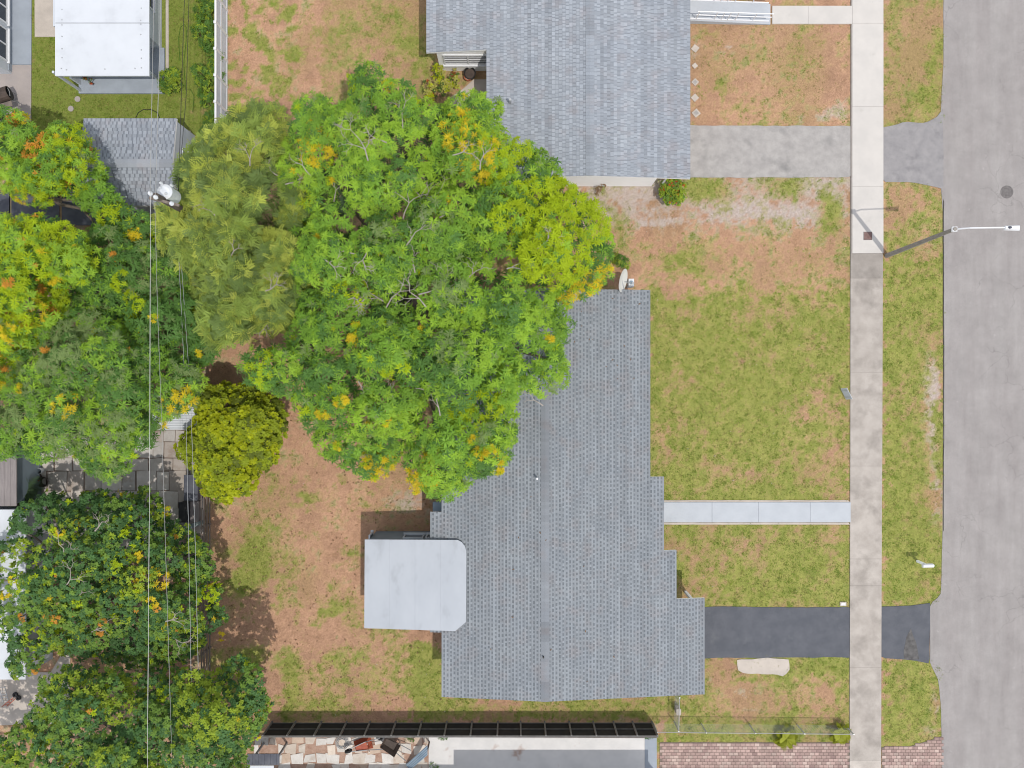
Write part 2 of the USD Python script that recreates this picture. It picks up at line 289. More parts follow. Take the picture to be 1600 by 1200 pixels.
GREEN = [(400, 870, 35, 40, .5), (385, 905, 25, 30, .4), (425, 765, 25, 25, .35), (470, 770, 20, 30, .3), (445, 900, 20, 30, .3), (545, 940, 20, 15, .4), (550, 1050, 60, 40, .3),
         (455, 1075, 14, 40, .4), (520, 1110, 40, 15, .3), (590, 760, 12, 10, .4), (580, 795, 20, 8, .4), (600, 985, 60, 30, .15), (560, 965, 25, 18, .3), (670, 1060, 30, 60, .4),
         (1090, 292, 32, 20, .9), (1215, 290, 30, 18, .35), (1297, 337, 18, 26, .8), (1062, 403, 30, 20, .5), (1130, 308, 18, 24, .35), (1240, 300, 20, 20, .3), (970, 350, 14, 40, .35), (1100, 430, 18, 14, .3),
         (1340, 360, 30, 25, .0), (1400, 375, 25, 20, .4), (1280, 620, 20, 25, -.3), (1250, 660, 18, 25, -.45), (1290, 720, 55, 30, -.35), (1120, 735, 35, 25, -.4), (1305, 660, 18, 30, -.2),
         (1190, 745, 30, 20, -.25), (1030, 690, 16, 60, -.3), (1090, 560, 40, 40, .12), (1180, 640, 60, 60, .12), (1060, 560, 15, 60, -.2), (1280, 480, 60, 20, -.3), (1150, 480, 60, 20, -.2), (1040, 470, 26, 26, .2),
         (1080, 870, 50, 25, -.3), (1300, 840, 20, 20, -.4), (1160, 850, 25, 15, -.25), (1250, 880, 45, 30, .2), (1070, 930, 25, 25, -.25), (1285, 910, 20, 20, -.25), (1210, 900, 30, 30, .15),
         (1150, 1080, 35, 20, -.45), (1270, 1085, 40, 30, -.4), (1120, 1050, 16, 16, -.3), (1170, 1110, 50, 18, -.25), (1290, 1045, 40, 20, .3), (1250, 1110, 20, 20, .3), (1215, 1040, 60, 15, .1),
         (1460, 110, 16, 70, .35), (1440, 30, 25, 40, -.15), (1420, 90, 14, 60, -.2), (1450, 380, 25, 25, -.2), (1410, 300, 25, 20, -.15), (1455, 640, 14, 130, -.45), (1462, 790, 10, 40, -.35), (1420, 850, 40, 40, .15),
         (1460, 1100, 8, 40, -.45), (1450, 1145, 25, 12, -.4), (1440, 1050, 35, 18, -.15), (1425, 1105, 25, 30, .15), (1420, 680, 18, 15, -.3), (1410, 630, 18, 22, -.2), (1440, 775, 15, 20, -.25),
         (500, 40, 40, 30, .18), (600, 60, 60, 50, .1), (640, 100, 40, 40, .15),
         (1115, 45, 12, 14, .3), (1095, 50, 14, 10, .25), (1120, 130, 22, 14, .25), (1160, 165, 30, 12, .15), (1270, 60, 50, 30, .22), (1130, 140, 14, 20, .2), (1090, 190, 10, 10, .2), (1240, 190, 40, 8, .15),
         (120, 170, 200, 60, .1), (660, 110, 16, 50, .3), (560, 860, 25, 40, -.12), (500, 985, 45, 14, -.2), (380, 640, 80, 60, -.2), (800, 1105, 20, 8, -.25), (840, 1100, 30, 8, -.1), (1010, 1100, 25, 8, -.3), (1050, 1115, 30, 10, -.2)]
_q = random.Random(21)
GREEN += [(_q.uniform(360, 470), _q.uniform(-20, 160), _q.uniform(4, 11), _q.uniform(4, 9), _q.uniform(.6, 1.2)) for _ in range(55)]
GREEN += [(_q.uniform(345, 560), _q.uniform(720, 1105), _q.uniform(6, 20), _q.uniform(6, 16), _q.uniform(.2, .5)) for _ in range(40)]
GREEN += [(398, 862, 26, 30, .5), (380, 905, 18, 24, .4), (622, 960, 14, 20, .4), (455, 1080, 14, 40, .3)]
SAND = [(1160, 330, 60, 16, .5), (1290, 300, 40, 16, .3), (985, 300, 60, 24, .5), (1240, 330, 30, 18, .4), (1455, 640, 12, 70, 1.0), (1450, 600, 16, 24, .5), (1463, 760, 9, 60, .8), (1458, 560, 8, 30, .5), (1460, 1105, 7, 30, .8), (1450, 1150, 22, 9, .6), (1180, 1075, 45, 14, .45),
        (1110, 1055, 12, 12, .4), (1310, 180, 22, 14, .55), (1275, 185, 30, 8, .4), (1320, 150, 8, 20, .4), (1050, 715, 10, 12, .5), (1130, 720, 12, 15, .35), (1150, 855, 16, 8, .4), (1460, 915, 9, 14, .4), (1290, 740, 18, 10, .3),
        (540, 1010, 30, 20, .2), (640, 790, 45, 20, .4), (1470, 830, 6, 40, .4), (1140, 75, 12, 10, .5), (1090, 75, 12, 40, .35), (1070, 1100, 40, 10, .25), (1180, 1100, 22, 8, .4), (700, 150, 30, 20, .2), (660, 760, 25, 30, .3), (1015, 345, 30, 10, .4)]
n4f = lambda q: meshkit.fbm(q * 6.0 + 31, 2, 21) - 0.5
NR2 = lambda q: meshkit.fbm(q + 200, 3, 12) - 0.5
def ground_fields(X, Y):
    U, V = 800 + X * PXM, 600 - Y * PXM
    shp = U.shape
    q = np.c_[X.ravel(), Y.ravel(), np.zeros(X.size)]
    n1 = meshkit.fbm(q * 0.9, 5, 3).reshape(shp) - 0.5
    n2 = meshkit.fbm(q * 3.4 + 50, 4, 5).reshape(shp) - 0.5
    n3 = meshkit.fbm(q * 0.5 + 90, 3, 8).reshape(shp) - 0.5
    wu, wv = U + 26 * n2 + 20 * n1, V + 26 * n1 - 20 * n2
    g = np.full(shp, 0.3); d = np.full(shp, 0.3); s = np.zeros(shp)
    ru, rv = U + 34 * n2 + 26 * n4f(q).reshape(shp), V + 34 * n1 - 26 * n4f(q + 77).reshape(shp)
    for u0, u1, v0, v1, a, b, c in RECTS:
        m = (ru >= u0) & (ru < u1) & (rv >= v0) & (rv < v1)
        g[m], d[m], s[m] = a, b, c
    g = g + blobfield(wu, wv, GREEN)
    s = s + blobfield(wu, wv, SAND)
    n4 = NR2(q * 9.0).reshape(shp)
    gg = np.clip((g - 0.5 + 0.9 * n1 + 0.8 * n2 + 0.7 * n4) * 1.9 + 0.5, 0, 1)
    ss = np.clip((s - 0.5 + 1.0 * n1 + 1.2 * n2 + 0.8 * n4) * 2.2 + 0.5, 0, 1) * (1 - 0.55 * gg)
    dd = np.clip(d + 1.4 * n3 + 0.5 * n2, 0, 1)
    return gg, dd, ss, n1, n2
C_GREEN, C_LUSH, C_DIRT, C_DRY, C_SAND = map(np.array, ((.245, .258, .066), (.150, .190, .036), (.400, .240, .155), (.280, .200, .095), (.38, .32, .285)))
def ground_colour(X, Y):
    gg, dd, ss, n1, n2 = ground_fields(X, Y)
    U, V = 800 + X * PXM, 600 - Y * PXM
    e = lambda x: x[..., None]
    lush = np.clip(0.35 + 2.2 * n2, 0, 1)
    lawn = (U < 345) & (V < 260)
    lush = np.where(lawn, 1.0, lush * .7); gg = np.where(lawn, np.clip(gg + .35, 0, 1), gg)
    dirt = C_DIRT * e(1 + 0.5 * n1 + 0.5 * n2)
    c = dirt * e(1 - dd) + C_DRY * e(dd)
    c = c * e(1 - ss) + C_SAND * e(ss)
    gr = C_GREEN * e(1 - lush) + C_LUSH * e(lush) * e(np.where(lawn, 1.0, 1))
    return c * e(1 - gg * .93) + gr * e(gg * .93), gg, dd, ss
step = 0.09
gx = np.arange(-27.9, 27.91, step); gy = np.arange(-21.6, 21.61, step)
XX, YY = np.meshgrid(gx, gy)
colr, gg, dd, ss = ground_colour(XX, YY)
zz = (meshkit.fbm(np.c_[XX.ravel() * 2, YY.ravel() * 2, np.zeros(XX.size)], 3, 2) - 0.5) * 0.012 - 0.008
nx_, ny_ = len(gx), len(gy)
ii, jj = np.meshgrid(np.arange(ny_ - 1), np.arange(nx_ - 1), indexing='ij')
a_ = (ii * nx_ + jj).ravel()
gf = np.vstack([np.c_[a_, a_ + 1, a_ + nx_ + 1], np.c_[a_, a_ + nx_ + 1, a_ + nx_]])
struct('ground', (np.c_[XX.ravel(), YY.ravel(), zz], gf), 'soil', col=colr.reshape(-1, 3), smooth=True)
struct('terrain', prism(Polygon(sbox(-900, -900, 900, 900).exterior.coords, [list(sbox(-27.85, -21.55, 27.85, 21.55).exterior.coords)]), -0.32, -0.02), 'far_soil')

# ------------------------------------------------------------------ instancers
def quats(nrm, spin):
    """rotations that take +z to nrm after a spin about z"""
    n = nrm / np.linalg.norm(nrm, axis=1, keepdims=True)
    w = 1 + n[:, 2]; x, y = -n[:, 1], n[:, 0]
    L = np.sqrt(w * w + x * x + y * y); w, x, y = w / L, x / L, y / L
    c, s = np.cos(spin / 2), np.sin(spin / 2)
    return np.c_[w * c, x * c + y * s, y * c - x * s, w * s]
def instancer(parent, name, protos, pos, nrm, spin, scale, idx, label=None, category=None, kind='stuff'):
    p = path_for(parent, name)
    pi = UsdGeom.PointInstancer.Define(stage, p)
    rel = pi.CreatePrototypesRel()
    for k, (pn, mesh, m) in enumerate(protos):
        q = path_for(p, pn)
        usdkit.mesh(stage, q, mesh, f'/World/Looks/{m}')
        rel.AddTarget(q)
    pi.CreatePositionsAttr(Vt.Vec3fArray.FromNumpy(np.asarray(pos, np.float32)))
    qs = quats(np.asarray(nrm, float), np.asarray(spin, float))
    pi.CreateOrientationsAttr(Vt.QuathArray([Gf.Quath(*map(float, r)) for r in qs]))
    sc = np.asarray(scale, np.float32)
    pi.CreateScalesAttr(Vt.Vec3fArray.FromNumpy(np.repeat(sc[:, None], 3, 1) if sc.ndim == 1 else sc))
    pi.CreateProtoIndicesAttr(Vt.IntArray.FromNumpy(np.asarray(idx, np.int32)))
    meta(pi.GetPrim(), label, category, None, kind)
    return p

def leaf(L, w, az, up, droop, x0=0.0):
    """a folded, drooping leaf: 6 triangles"""
    ts = np.array([0, .3, .7, 1.0]); ws = np.array([0.12, 1, .8, 0]) * w / 2
    r = x0 + L * (ts * math.cos(up) ); z = L * (ts * math.sin(up) - droop * ts ** 2)
    ca, sa = math.cos(az), math.sin(az)
    v = []
    for k in range(4):
        for s in ((-1, 1) if k < 3 else (0,)):
            v.append((ca * r[k] - sa * s * ws[k], sa * r[k] + ca * s * ws[k], z[k] + (0.10 * w if s else 0) * (1 if k else 0)))
    return np.array(v), np.array([[0, 1, 3], [0, 3, 2], [2, 3, 5], [2, 5, 4], [4, 5, 6]])
def rosette(n, L, w, droop, seed, upr=(-.1, .9)):
    q = random.Random(seed); out = []
    for k in range(n):
        out.append(leaf(L * q.uniform(.7, 1.1), w * q.uniform(.8, 1.2), k * 2.4 + q.uniform(-.4, .4), q.uniform(*upr), droop * q.uniform(.6, 1.3), 0.01))
    return cat(*out)
def spray(n, L, seed):
    """wispy pinnate fronds"""
    q = random.Random(seed); vs, fs = [], []
    for k in range(n):
        az = k * 2.4 + q.uniform(-.5, .5); up = q.uniform(-.05, .6); l = L * q.uniform(.6, 1.2)
        d = np.array([math.cos(az) * math.cos(up), math.sin(az) * math.cos(up), math.sin(up)]); s = np.array([-math.sin(az), math.cos(az), 0])
        for t in np.linspace(.2, 1, 6):
            c = d * l * t - np.array([0, 0, .3 * l * t * t])
            for g in (-1, 1):
                o = len(vs); ll = .085 * (1.2 - .6 * t)
                vs += [c, c + s * g * ll * .75 - d * .008, c + s * g * ll + d * .07]; fs.append([o, o + 1, o + 2])
        o = len(vs); vs += [d * .02 - s * .007, d * .02 + s * .007, d * l - np.array([0, 0, .3 * l])]; fs.append([o, o + 1, o + 2])
    return np.array(vs), np.array(fs)
def tuft(n, L, seed, spread=.11):
    q = random.Random(seed); vs, fs = [], []
    for k in range(n):
        az = q.uniform(0, 6.283); r = spread * math.sqrt(q.random()); c = np.array([r * math.cos(az), r * math.sin(az), -0.01])
        a2 = az + q.uniform(-1.2, 1.2); l = L * q.uniform(.6, 1.2); s = np.array([-math.sin(a2), math.cos(a2), 0]) * q.uniform(.006, .012)
        o = len(vs); vs += [c - s, c + s, c + np.array([math.cos(a2) * l * .85, math.sin(a2) * l * .85, l * q.uniform(.25, .6)])]; fs.append([o, o + 1, o + 2])
    return np.array(vs), np.array(fs)

# grass: short tufts where the turf is alive, straw where it is dry
HARD = unary_union([pxpoly(x) for x in (
    [(1326, -100), (1381, -100), (1379, 1300), (1327, 1300)], [(1474, -100), (2000, -100), (2000, 1300), (1468, 1300), (1472, 700)], [(1060, 196), (1332, 196), (1332, 278), (1060, 278)],
    [(1380, 195), (1475, 193), (1475, 292), (1380, 284)], [(1035, 783), (1330, 783), (1330, 819), (1035, 819)], [(1080, 948), (1330, 948), (1330, 1028), (1080, 1028)], [(1378, 946), (1470, 944), (1470, 1037), (1378, 1030)],
    [(1078, -60), (1332, -60), (1332, -2), (1205, 0), (1332, 9), (1332, 39), (1078, 40)], [(1022, 1158), (1480, 1158), (1480, 1300), (1022, 1300)], [(395, 1148), (1022, 1148), (1022, 1300), (395, 1300)],
    [(-300, -300), (51, -300), (51, 190), (-300, 190)], [(54, -300), (264, -300), (264, 58), (258, 149), (124, 149), (124, 60), (54, 59)], [(140, 190), (282, 190), (282, 330), (140, 330)], [(-300, 255), (328, 255), (328, 1300), (-300, 1300)], [(690, 10), (1060, 10), (1060, 288), (690, 110)], [(702, 470), (1000, 470), (1000, 760), (1040, 950), (1080, 1070), (702, 1070)], [(580, 830), (720, 830), (720, 960), (580, 960)]
)])
import shapely
HARD_IN = HARD.buffer(-.05)
def scatter(n, test):
    pts = np.c_[NR.uniform(-25.6, 25.6, n), NR.uniform(-19.2, 19.2, n)]
    keep = ~shapely.contains_xy(HARD_IN, pts[:, 0], pts[:, 1])
    pts = pts[keep]
    g, d, s, n1, n2 = ground_fields(pts[:, 0], pts[:, 1])
    return pts, g, d, s
pts, g_, d_, s_ = scatter(150000, None)
r_ = NR.random(len(pts))
green = r_ < g_ * 0.62
straw = ~green & (NR.random(len(pts)) < (0.30 * (1 - s_) * (1 - .6 * g_)))
keep = green | straw
pts, g_, d_, green, r2 = pts[keep], g_[keep], d_[keep], green[keep], NR.random(keep.sum())
lawn = (pts[:, 0] < (345 - 800) / PXM) & (pts[:, 1] > (600 - 260) / PXM)
kind_i = np.where(green, np.where(r2 < np.where(lawn, .6, .30), 3, np.where(r2 < .68, 0, 1)), np.where(r2 < .35 * d_ * 2, 1, 2))
nn = NR.normal(0, .15, (len(pts), 3)); nn[:, 2] = 1
instancer('/World', 'grass', [('blade_tuft', tuft(13, .085, 1), 'blade_green'), ('blade_tuft', tuft(11, .085, 2), 'blade_olive'), ('blade_tuft', tuft(9, .07, 3), 'blade_straw'), ('blade_tuft', tuft(15, .095, 4), 'blade_lush')],
          np.c_[pts, np.full(len(pts), 0.0)], nn, NR.uniform(0, 6.28, len(pts)), NR.uniform(.6, 1.1, len(pts)), kind_i,
          'short patchy green and straw-coloured grass of the lawns and verges', 'grass')

# ------------------------------------------------------------------ road, pavement, drives
road = rough_poly([(1474, -160), (1474, 100), (1471, 150), (1470, 185), (1470, 290), (1473, 330), (1474, 400), (1474, 600), (1473, 800), (1471, 900), (1470, 930), (1453, 944), (1453, 1036), (1466, 1062), (1470, 1100), (1471, 1150), (1472, 1360), (1800, 1360), (1800, -160)], 0.02, .3, 4)
struct('road', prism(road, -0.05, 0.014), 'road_asphalt')
struct('driveway', prism(rough_poly([(1060, 196), (1330, 197), (1330, 277), (1060, 278)], .04, .2, 5), -.05, .022), 'old_asphalt')
struct('driveway_apron', prism(rough_poly([(1379, 199), (1400, 195), (1412, 190), (1445, 192), (1462, 185), (1473, 170), (1474, 296), (1460, 292), (1440, 288), (1420, 285), (1379, 284)], .035, .25, 6), -.05, .024), 'apron_asphalt')
struct('black_driveway', prism(rough_poly([(1080, 948), (1329, 949), (1329, 1027), (1080, 1028)], .03, .2, 7), -.05, .022), 'black_asphalt')
struct('black_driveway_apron', prism(rough_poly([(1376, 948), (1425, 946), (1453, 942), (1452, 1037), (1425, 1031), (1376, 1028)], .015, .3, 8), -.05, .026), 'black_asphalt')
struct('road_edge', prism(rough_poly([(1473.0, 310), (1474.6, 310), (1475.2, 600), (1474.4, 832), (1473.2, 832), (1473.6, 600)], .012, .2, 23), -.02, .0165), 'wet_rim')
struct('wet_patch', prism(rough_poly([(1422, 982), (1429, 997), (1434, 1020), (1436, 1030), (1412, 1030), (1412, 1015), (1417, 995)], .06, .12, 9), .02, .031), 'wet_asphalt')
def slabs(parent, us, vs, z0, z1, m, tone=lambda k: 1.0, gap=0.35, vert=True, name='slab'):
    """slabs between the pixel cuts vs; us gives the two edges (as functions of v)"""
    for k in range(len(vs) - 1):
        a, b = vs[k] + gap, vs[k + 1] - gap
        pl = pxpoly([(us[0](a), a), (us[1](a), a), (us[1](b), b), (us[0](b), b)]) if vert else pxpoly([(a, us[0](a)), (b, us[0](b)), (b, us[1](b)), (a, us[1](a))])
        v, f = prism(pl, z0, z1 + R.uniform(-.004, .004))
        obj(name, (v, f), m, parent, col=np.tile(np.array([1, 1, 1.0]) * tone(k), (len(v), 1)))
sw = thing('sidewalk', None, None, kind='structure')
slabs(sw, (lambda v: 1331, lambda v: 1379.5), [-120, -90, 37, 167, 292, 396], -.05, .06, 'new_concrete', lambda k: (1, 1.0, 1.02, 1.0, .99)[k], gap=.2)
slabs(sw, (lambda v: 1328.5 - (v - 396) * .0018, lambda v: 1379 - (v - 396) * .0042), [396.6, 435, 582, 728, 873, 914, 1042, 1187, 1300], -.05, .055, 'old_concrete', lambda k: (.76, .95, .98, 1.03, 1.04, .99, 1.0, 1.2)[k], gap=.2)
obj('joint_bed', prism(pxpoly([(1329, -120), (1379, -120), (1376, 1300), (1328, 1300)]), -.05, .045), 'old_joint', sw)
wk = thing('front_walk', None, None, kind='structure')
slabs(wk, (lambda u: 784.5, lambda u: 815.5), [1010, 1112, 1184, 1265, 1328.5], -.05, .07, 'painted_walk', vert=False, gap=.2)
obj('edging', prism(rough_poly([(1010, 781.5), (1328, 781.5), (1328, 784.2), (1010, 784.2)], .01, .2, 11), -.05, .03), 'pale_concrete', wk)
obj('edging', prism(rough_poly([(1010, 816.2), (1328, 816.2), (1328, 819.5), (1010, 819.5)], .01, .2, 12), -.05, .03), 'pale_concrete', wk)
np_ = thing('north_path', None, None, kind='structure')
slabs(np_, (lambda u: 10, lambda u: 38), [1206, 1262, 1330.6], -.05, .06, 'new_concrete', vert=False, gap=.15)
slabs(np_, (lambda u: -60, lambda u: -3), [1206, 1330.6], -.05, .05, 'new_concrete', vert=False, gap=.15)
solo('concrete_patch', prism(rough_poly([(1152, 1031), (1200, 1028), (1233, 1030), (1234, 1046), (1224, 1056), (1195, 1052), (1165, 1053), (1152, 1046)], .06, .25, 13), -.03, .03), 'pale_concrete', 'irregular pale concrete patch beside the black driveway', 'concrete patch')
# block paving of the south drive
def pavers(parent, poly, z):
    minx, miny, maxx, maxy = poly.bounds; vs, fs, cs = [], [], []; o = 0; row = 0; y = miny
    L, W = .232, .15
    tv = np.array([[0,0,0],[1,0,0],[1,1,0],[0,1,0],[0,0,1],[1,0,1],[1,1,1],[0,1,1]], float)
    while y < maxy:
        x = minx - (row % 2) * L / 2
        while x < maxx:
            if poly.contains(Point(x + L / 2, y + W / 2)):
                v = tv * [L - .018, W - .018, .05] + [x, y, z + R.uniform(-.003, .003)]
                vs.append(v); fs.append(BF[2:] + o); o += 8
                t = R.uniform(.78, 1.18); q = R.random()
                c = np.array((.37, .265, .235) if q < .6 else (.43, .33, .29) if q < .85 else (.31, .215, .195)) * t
                cs.append(np.tile(c, (8, 1)))
            x += L
        y += W; row += 1
    obj('paver', (np.vstack(vs), np.vstack(fs)), 'paver', parent, kind='stuff', col=np.vstack(cs))
bp = thing('paved_driveway', None, None, kind='structure')
pp = rough_poly([(1031, 1160), (1326, 1160), (1326, 1290), (1031, 1290)], .02, .3, 15)
pa = rough_poly([(1378, 1168), (1420, 1167), (1442, 1160), (1460, 1154), (1471, 1150), (1472, 1290), (1378, 1290)], .02, .3, 16)
obj('joint_bed', cat(prism(pp, -.05, .02), prism(pa, -.05, .02)), 'joint_sand', bp)
pavers(bp, pp, -.01); pavers(bp, pa, -.01)

# ------------------------------------------------------------------ houses
def window(parent, c, w, h, out, bars=(1, 0), m='white_metal', depth=.05, slats=0):
    """a framed window on a wall; out = (nx, ny) the way it faces"""
    out = np.array([out[0], out[1], 0.0]); s = np.array([-out[1], out[0], 0.0]); c = np.asarray(c, float)
    def slab(a0, a1, z0, z1, d0, d1):
        pts = [c + s*a + out*d + np.array([0, 0, z]) for z in (z0, z1) for a, d in ((a0, d0), (a1, d0), (a1, d1), (a0, d1))]
        return np.array(pts), BF
    t = .06; fr = [slab(-w/2, w/2, -h/2, -h/2 + t, -.02, depth), slab(-w/2, w/2, h/2 - t, h/2, -.02, depth),
                   slab(-w/2, -w/2 + t, -h/2 + t, h/2 - t, -.02, depth), slab(w/2 - t, w/2, -h/2 + t, h/2 - t, -.02, depth)]
    nx, nz = bars
    for k in range(1, nx + 1):
        a = -w/2 + w * k / (nx + 1); fr.append(slab(a - t/2, a + t/2, -h/2 + t, h/2 - t, -.02, depth * .9))
    for k in range(1, nz + 1):
        z = -h/2 + h * k / (nz + 1); fr.append(slab(-w/2 + t, w/2 - t, z - t/2, z + t/2, -.02, depth * .8))
    fr.append(slab(-w/2 - .06, w/2 + .06, -h/2 - .06, -h/2, -.02, depth + .06))
    p = obj('window', cat(*fr), m, parent)
    for k in range(nx + 1):
        a0 = -w/2 + w * k / (nx + 1) + t/2; a1 = -w/2 + w * (k + 1) / (nx + 1) - t/2
        obj('pane', slab(a0, a1, -h/2 + t/2, h/2 - t/2, -.015, .005), 'glass_dark', p)
        for q in range(slats):
            z = -h/2 + t + (h - 2*t) * (q + .5) / slats
            obj('slat', slab(a0, a1, z - .02, z + .02, .012, .03), m, p)
    return p
def door(parent, c, w, h, out, m='white_paint'):
    out = np.array([out[0], out[1], 0.0]); s = np.array([-out[1], out[0], 0.0]); c = np.asarray(c, float)
    def slab(a0, a1, z0, z1, d0, d1):
        pts = [c + s*a + out*d + np.array([0, 0, z]) for z in (z0, z1) for a, d in ((a0, d0), (a1, d0), (a1, d1), (a0, d1))]
        return np.array(pts), BF
    p = obj('door', cat(slab(-w/2, w/2, 0, h, -.02, .03), slab(-w/2 + .12, w/2 - .12, .2, .9, .03, .04), slab(-w/2 + .12, w/2 - .12, 1.1, h - .15, .03, .04)), m, parent)
    obj('handle', slab(w/2 - .1, w/2 - .06, 1.0, 1.12, .03, .09), 'galvanised', p)

def shingled_side(sgn, xr, zr, s, rects, axis, tone, dark, cyc, vary, seed, exp=.155, split=0.0, gapr=(.16, .42), rowv=.04):
    """courses of laminated shingles on one slope. rects: (d0, d1, y0, y1) measured from the ridge. Returns mesh and colours."""
    q = random.Random(seed); vs, fs, cs = [], [], []; o = 0
    for d0, d1, y0, y1 in rects:
        n = max(1, round((d1 - d0) / exp)); e = (d1 - d0) / n
        for k in range(n):
            da, db = d0 + k * e, d0 + (k + 1) * e
            def put(ya, yb, h0, h1, c, lo=db, hi=da):
                nonlocal o
                za, zb = zr - s * hi, zr - s * lo
                xa, xb = xr + sgn * hi, xr + sgn * lo
                v = [(xa, ya, za + h0), (xa, yb, za + h0), (xb, yb, zb + h1), (xb, ya, zb + h1), (xb, yb, zb + .001), (xb, ya, zb + .001), (xa, ya, za + .0005), (xa, yb, za + .0005)]
                vs.extend(v)
                f = [(0, 3, 2), (0, 2, 1), (3, 5, 4), (3, 4, 2), (0, 6, 5), (0, 5, 3), (1, 2, 4), (1, 4, 7)]
                if sgn < 0: f = [(a, c_, b) for a, b, c_ in f]
                fs.extend([(a + o, b + o, c_ + o) for a, b, c_ in f]); cs.extend([c] * 8); o += 8
            row = q.uniform(1 - rowv, 1 + rowv)
            y = y0
            while y < y1:                                   # the exposed under-layer
                yb = min(y1, y + q.uniform(.7, 1.1)); t = q.uniform(.93, 1.07) * row
                put(y, yb, .003, .010, tuple(x * t for x in dark)); y = yb
            mid = da + e * split
            if split > 0:                                   # the unbroken lower half of each shingle
                y = y0
                while y < y1:
                    yb = min(y1, y + q.uniform(.5, 1.1)); t = q.uniform(*vary[2:]) * row
                    put(y, yb - .002, .008, .017, tuple(x * t for x in tone), db - .003, mid); y = yb
            y = y0 - q.uniform(0, cyc)
            while y < y1:                                   # the raised tabs
                w = cyc * q.uniform(*vary[:2]); ya, yb = max(y, y0 + .003), min(y + w, y1 - .003); t = q.uniform(*vary[2:]) * row
                if yb - ya > .02: put(ya, yb, .004, .009 if split > 0 else .017, tuple(x * t for x in tone), (mid + .004) if split > 0 else db - .004)
                y += w + cyc * q.uniform(*gapr)
    v, f = np.array(vs), np.array(fs)
    if axis == 'x':
        v = v[:, [1, 0, 2]]; f = f[:, ::-1]
    return (v, f), np.array(cs)
def roof_deck(sgn, xr, zr, s, rects, th=.12, axis='y'):
    out = []
    for d0, d1, y0, y1 in rects:
        x0, x1 = xr + sgn*d0, xr + sgn*d1; z0, z1 = zr - s*d0, zr - s*d1
        a, b = (x0, z0), (x1, z1)
        if sgn < 0: a, b = b, a
        bot = [(a[0], y0, a[1] - th), (b[0], y0, b[1] - th), (b[0], y1, b[1] - th), (a[0], y1, a[1] - th)]
        m = hexa(bot, [(x, y, z + th - .001) for x, y, z in bot])
        if axis == 'x': m = (m[0][:, [1, 0, 2]], m[1][:, ::-1])
        out.append(m)
    return cat(*out)
def ridge_caps(parent, xr, zr, s, y0, y1, e=.15, w=.19, axis='y', seed=3, tone=(.2, .215, .235), m='shingle'):
    q = random.Random(seed); n = round((y1 - y0) / e); e = (y1 - y0) / n; patch = 1
    for k in range(n):
        ya = y0 + k * e; yb = ya + e + .02; lo, hi = .022, .034
        if k % 6 == 0: patch = q.uniform(.88, 1.12)
        v = np.array([(xr - w, ya, zr - s*w + hi), (xr, ya, zr + hi + .004), (xr + w, ya, zr - s*w + hi), (xr - w, yb, zr - s*w + lo), (xr, yb, zr + lo), (xr + w, yb, zr - s*w + lo),
                      (xr - w, ya, zr - s*w), (xr + w, ya, zr - s*w), (xr - w, yb, zr - s*w), (xr + w, yb, zr - s*w)])
        f = np.array([(0, 1, 4), (0, 4, 3), (1, 2, 5), (1, 5, 4), (0, 7, 2), (0, 6, 7), (0, 2, 1), (3, 8, 6), (3, 6, 0), (5, 2, 7), (5, 7, 9)])
        if axis == 'x': v = v[:, [1, 0, 2]]; f = f[:, ::-1]
        obj('ridge_cap', (v, f), m, parent, col=np.tile(np.array(tone) * patch * q.uniform(.96, 1.04), (10, 1)))
def gable_body(x0, x1, y0, y1, xr, zr, s, drop=.125, zb=0):
    z = lambda x: zr - s * abs(x - xr) - drop
    pts = [(x0, zb), (x1, zb), (x1, z(x1))] + ([(xr, zr - drop)] if x0 < xr < x1 else []) + [(x0, z(x0))]
    m = trimesh.creation.extrude_polygon(Polygon(pts), y1 - y0, engine='earcut')
    v = np.array(m.vertices); return np.c_[v[:, 0], y1 - v[:, 2], v[:, 1]], np.array(m.faces)

def roof_x(u, xr, zr, s):
    z = zr
    for _ in range(20): x = (u - 800) / PXM * (1 - z / H); z = zr - s * abs(x - xr)
    return x, z
S = .12
# -- the main house
ZR = 3.2; XR = P(852, 0, ZR)[0]
def mx(u): return roof_x(u, XR, ZR, S)[0]
def my(v, u): return (600 - v) / PXM * (1 - roof_x(u, XR, ZR, S)[1] / H)
yN, yS = my(453, 1010), my(1085, 1095)
e1, e2, e3, e4 = (mx(u) - XR for u in (1016, 1037.5, 1057, 1101))
w1, w2 = XR - mx(690), XR - mx(672)
east = [(0, e1, yS, yN), (e1, e2, yS, my(745, 1030)), (e2, e3, yS, my(860, 1050)), (e3, e4, yS, my(935, 1090))]
west = [(0, w1, yS, yN), (w1, w2, my(988, 680), my(800, 680))]
mh = thing('main_house', 'long grey shingle-roofed house in the middle, its east eave stepping out three times', 'house')
obj('roof_deck', cat(roof_deck(1, XR, ZR, S, east), roof_deck(-1, XR, ZR, S, west)), 'white_paint', mh)
TONE, DARK = (.222, .241, .259), (.142, .158, .172)
for sg, rr, sd in ((1, east, 5), (-1, west, 6)):
    m_, c_ = shingled_side(sg, XR, ZR, S, rr, 'y', TONE, DARK, .21, (.28, .62, .90, 1.10), sd, split=.5, gapr=(.38, .72), rowv=.06)
    obj('shingles', m_, 'shingle', mh, kind='stuff', col=c_)
ridge_caps(mh, XR, ZR, S, yS, yN, tone=(.200, .215, .233))
ins = .35
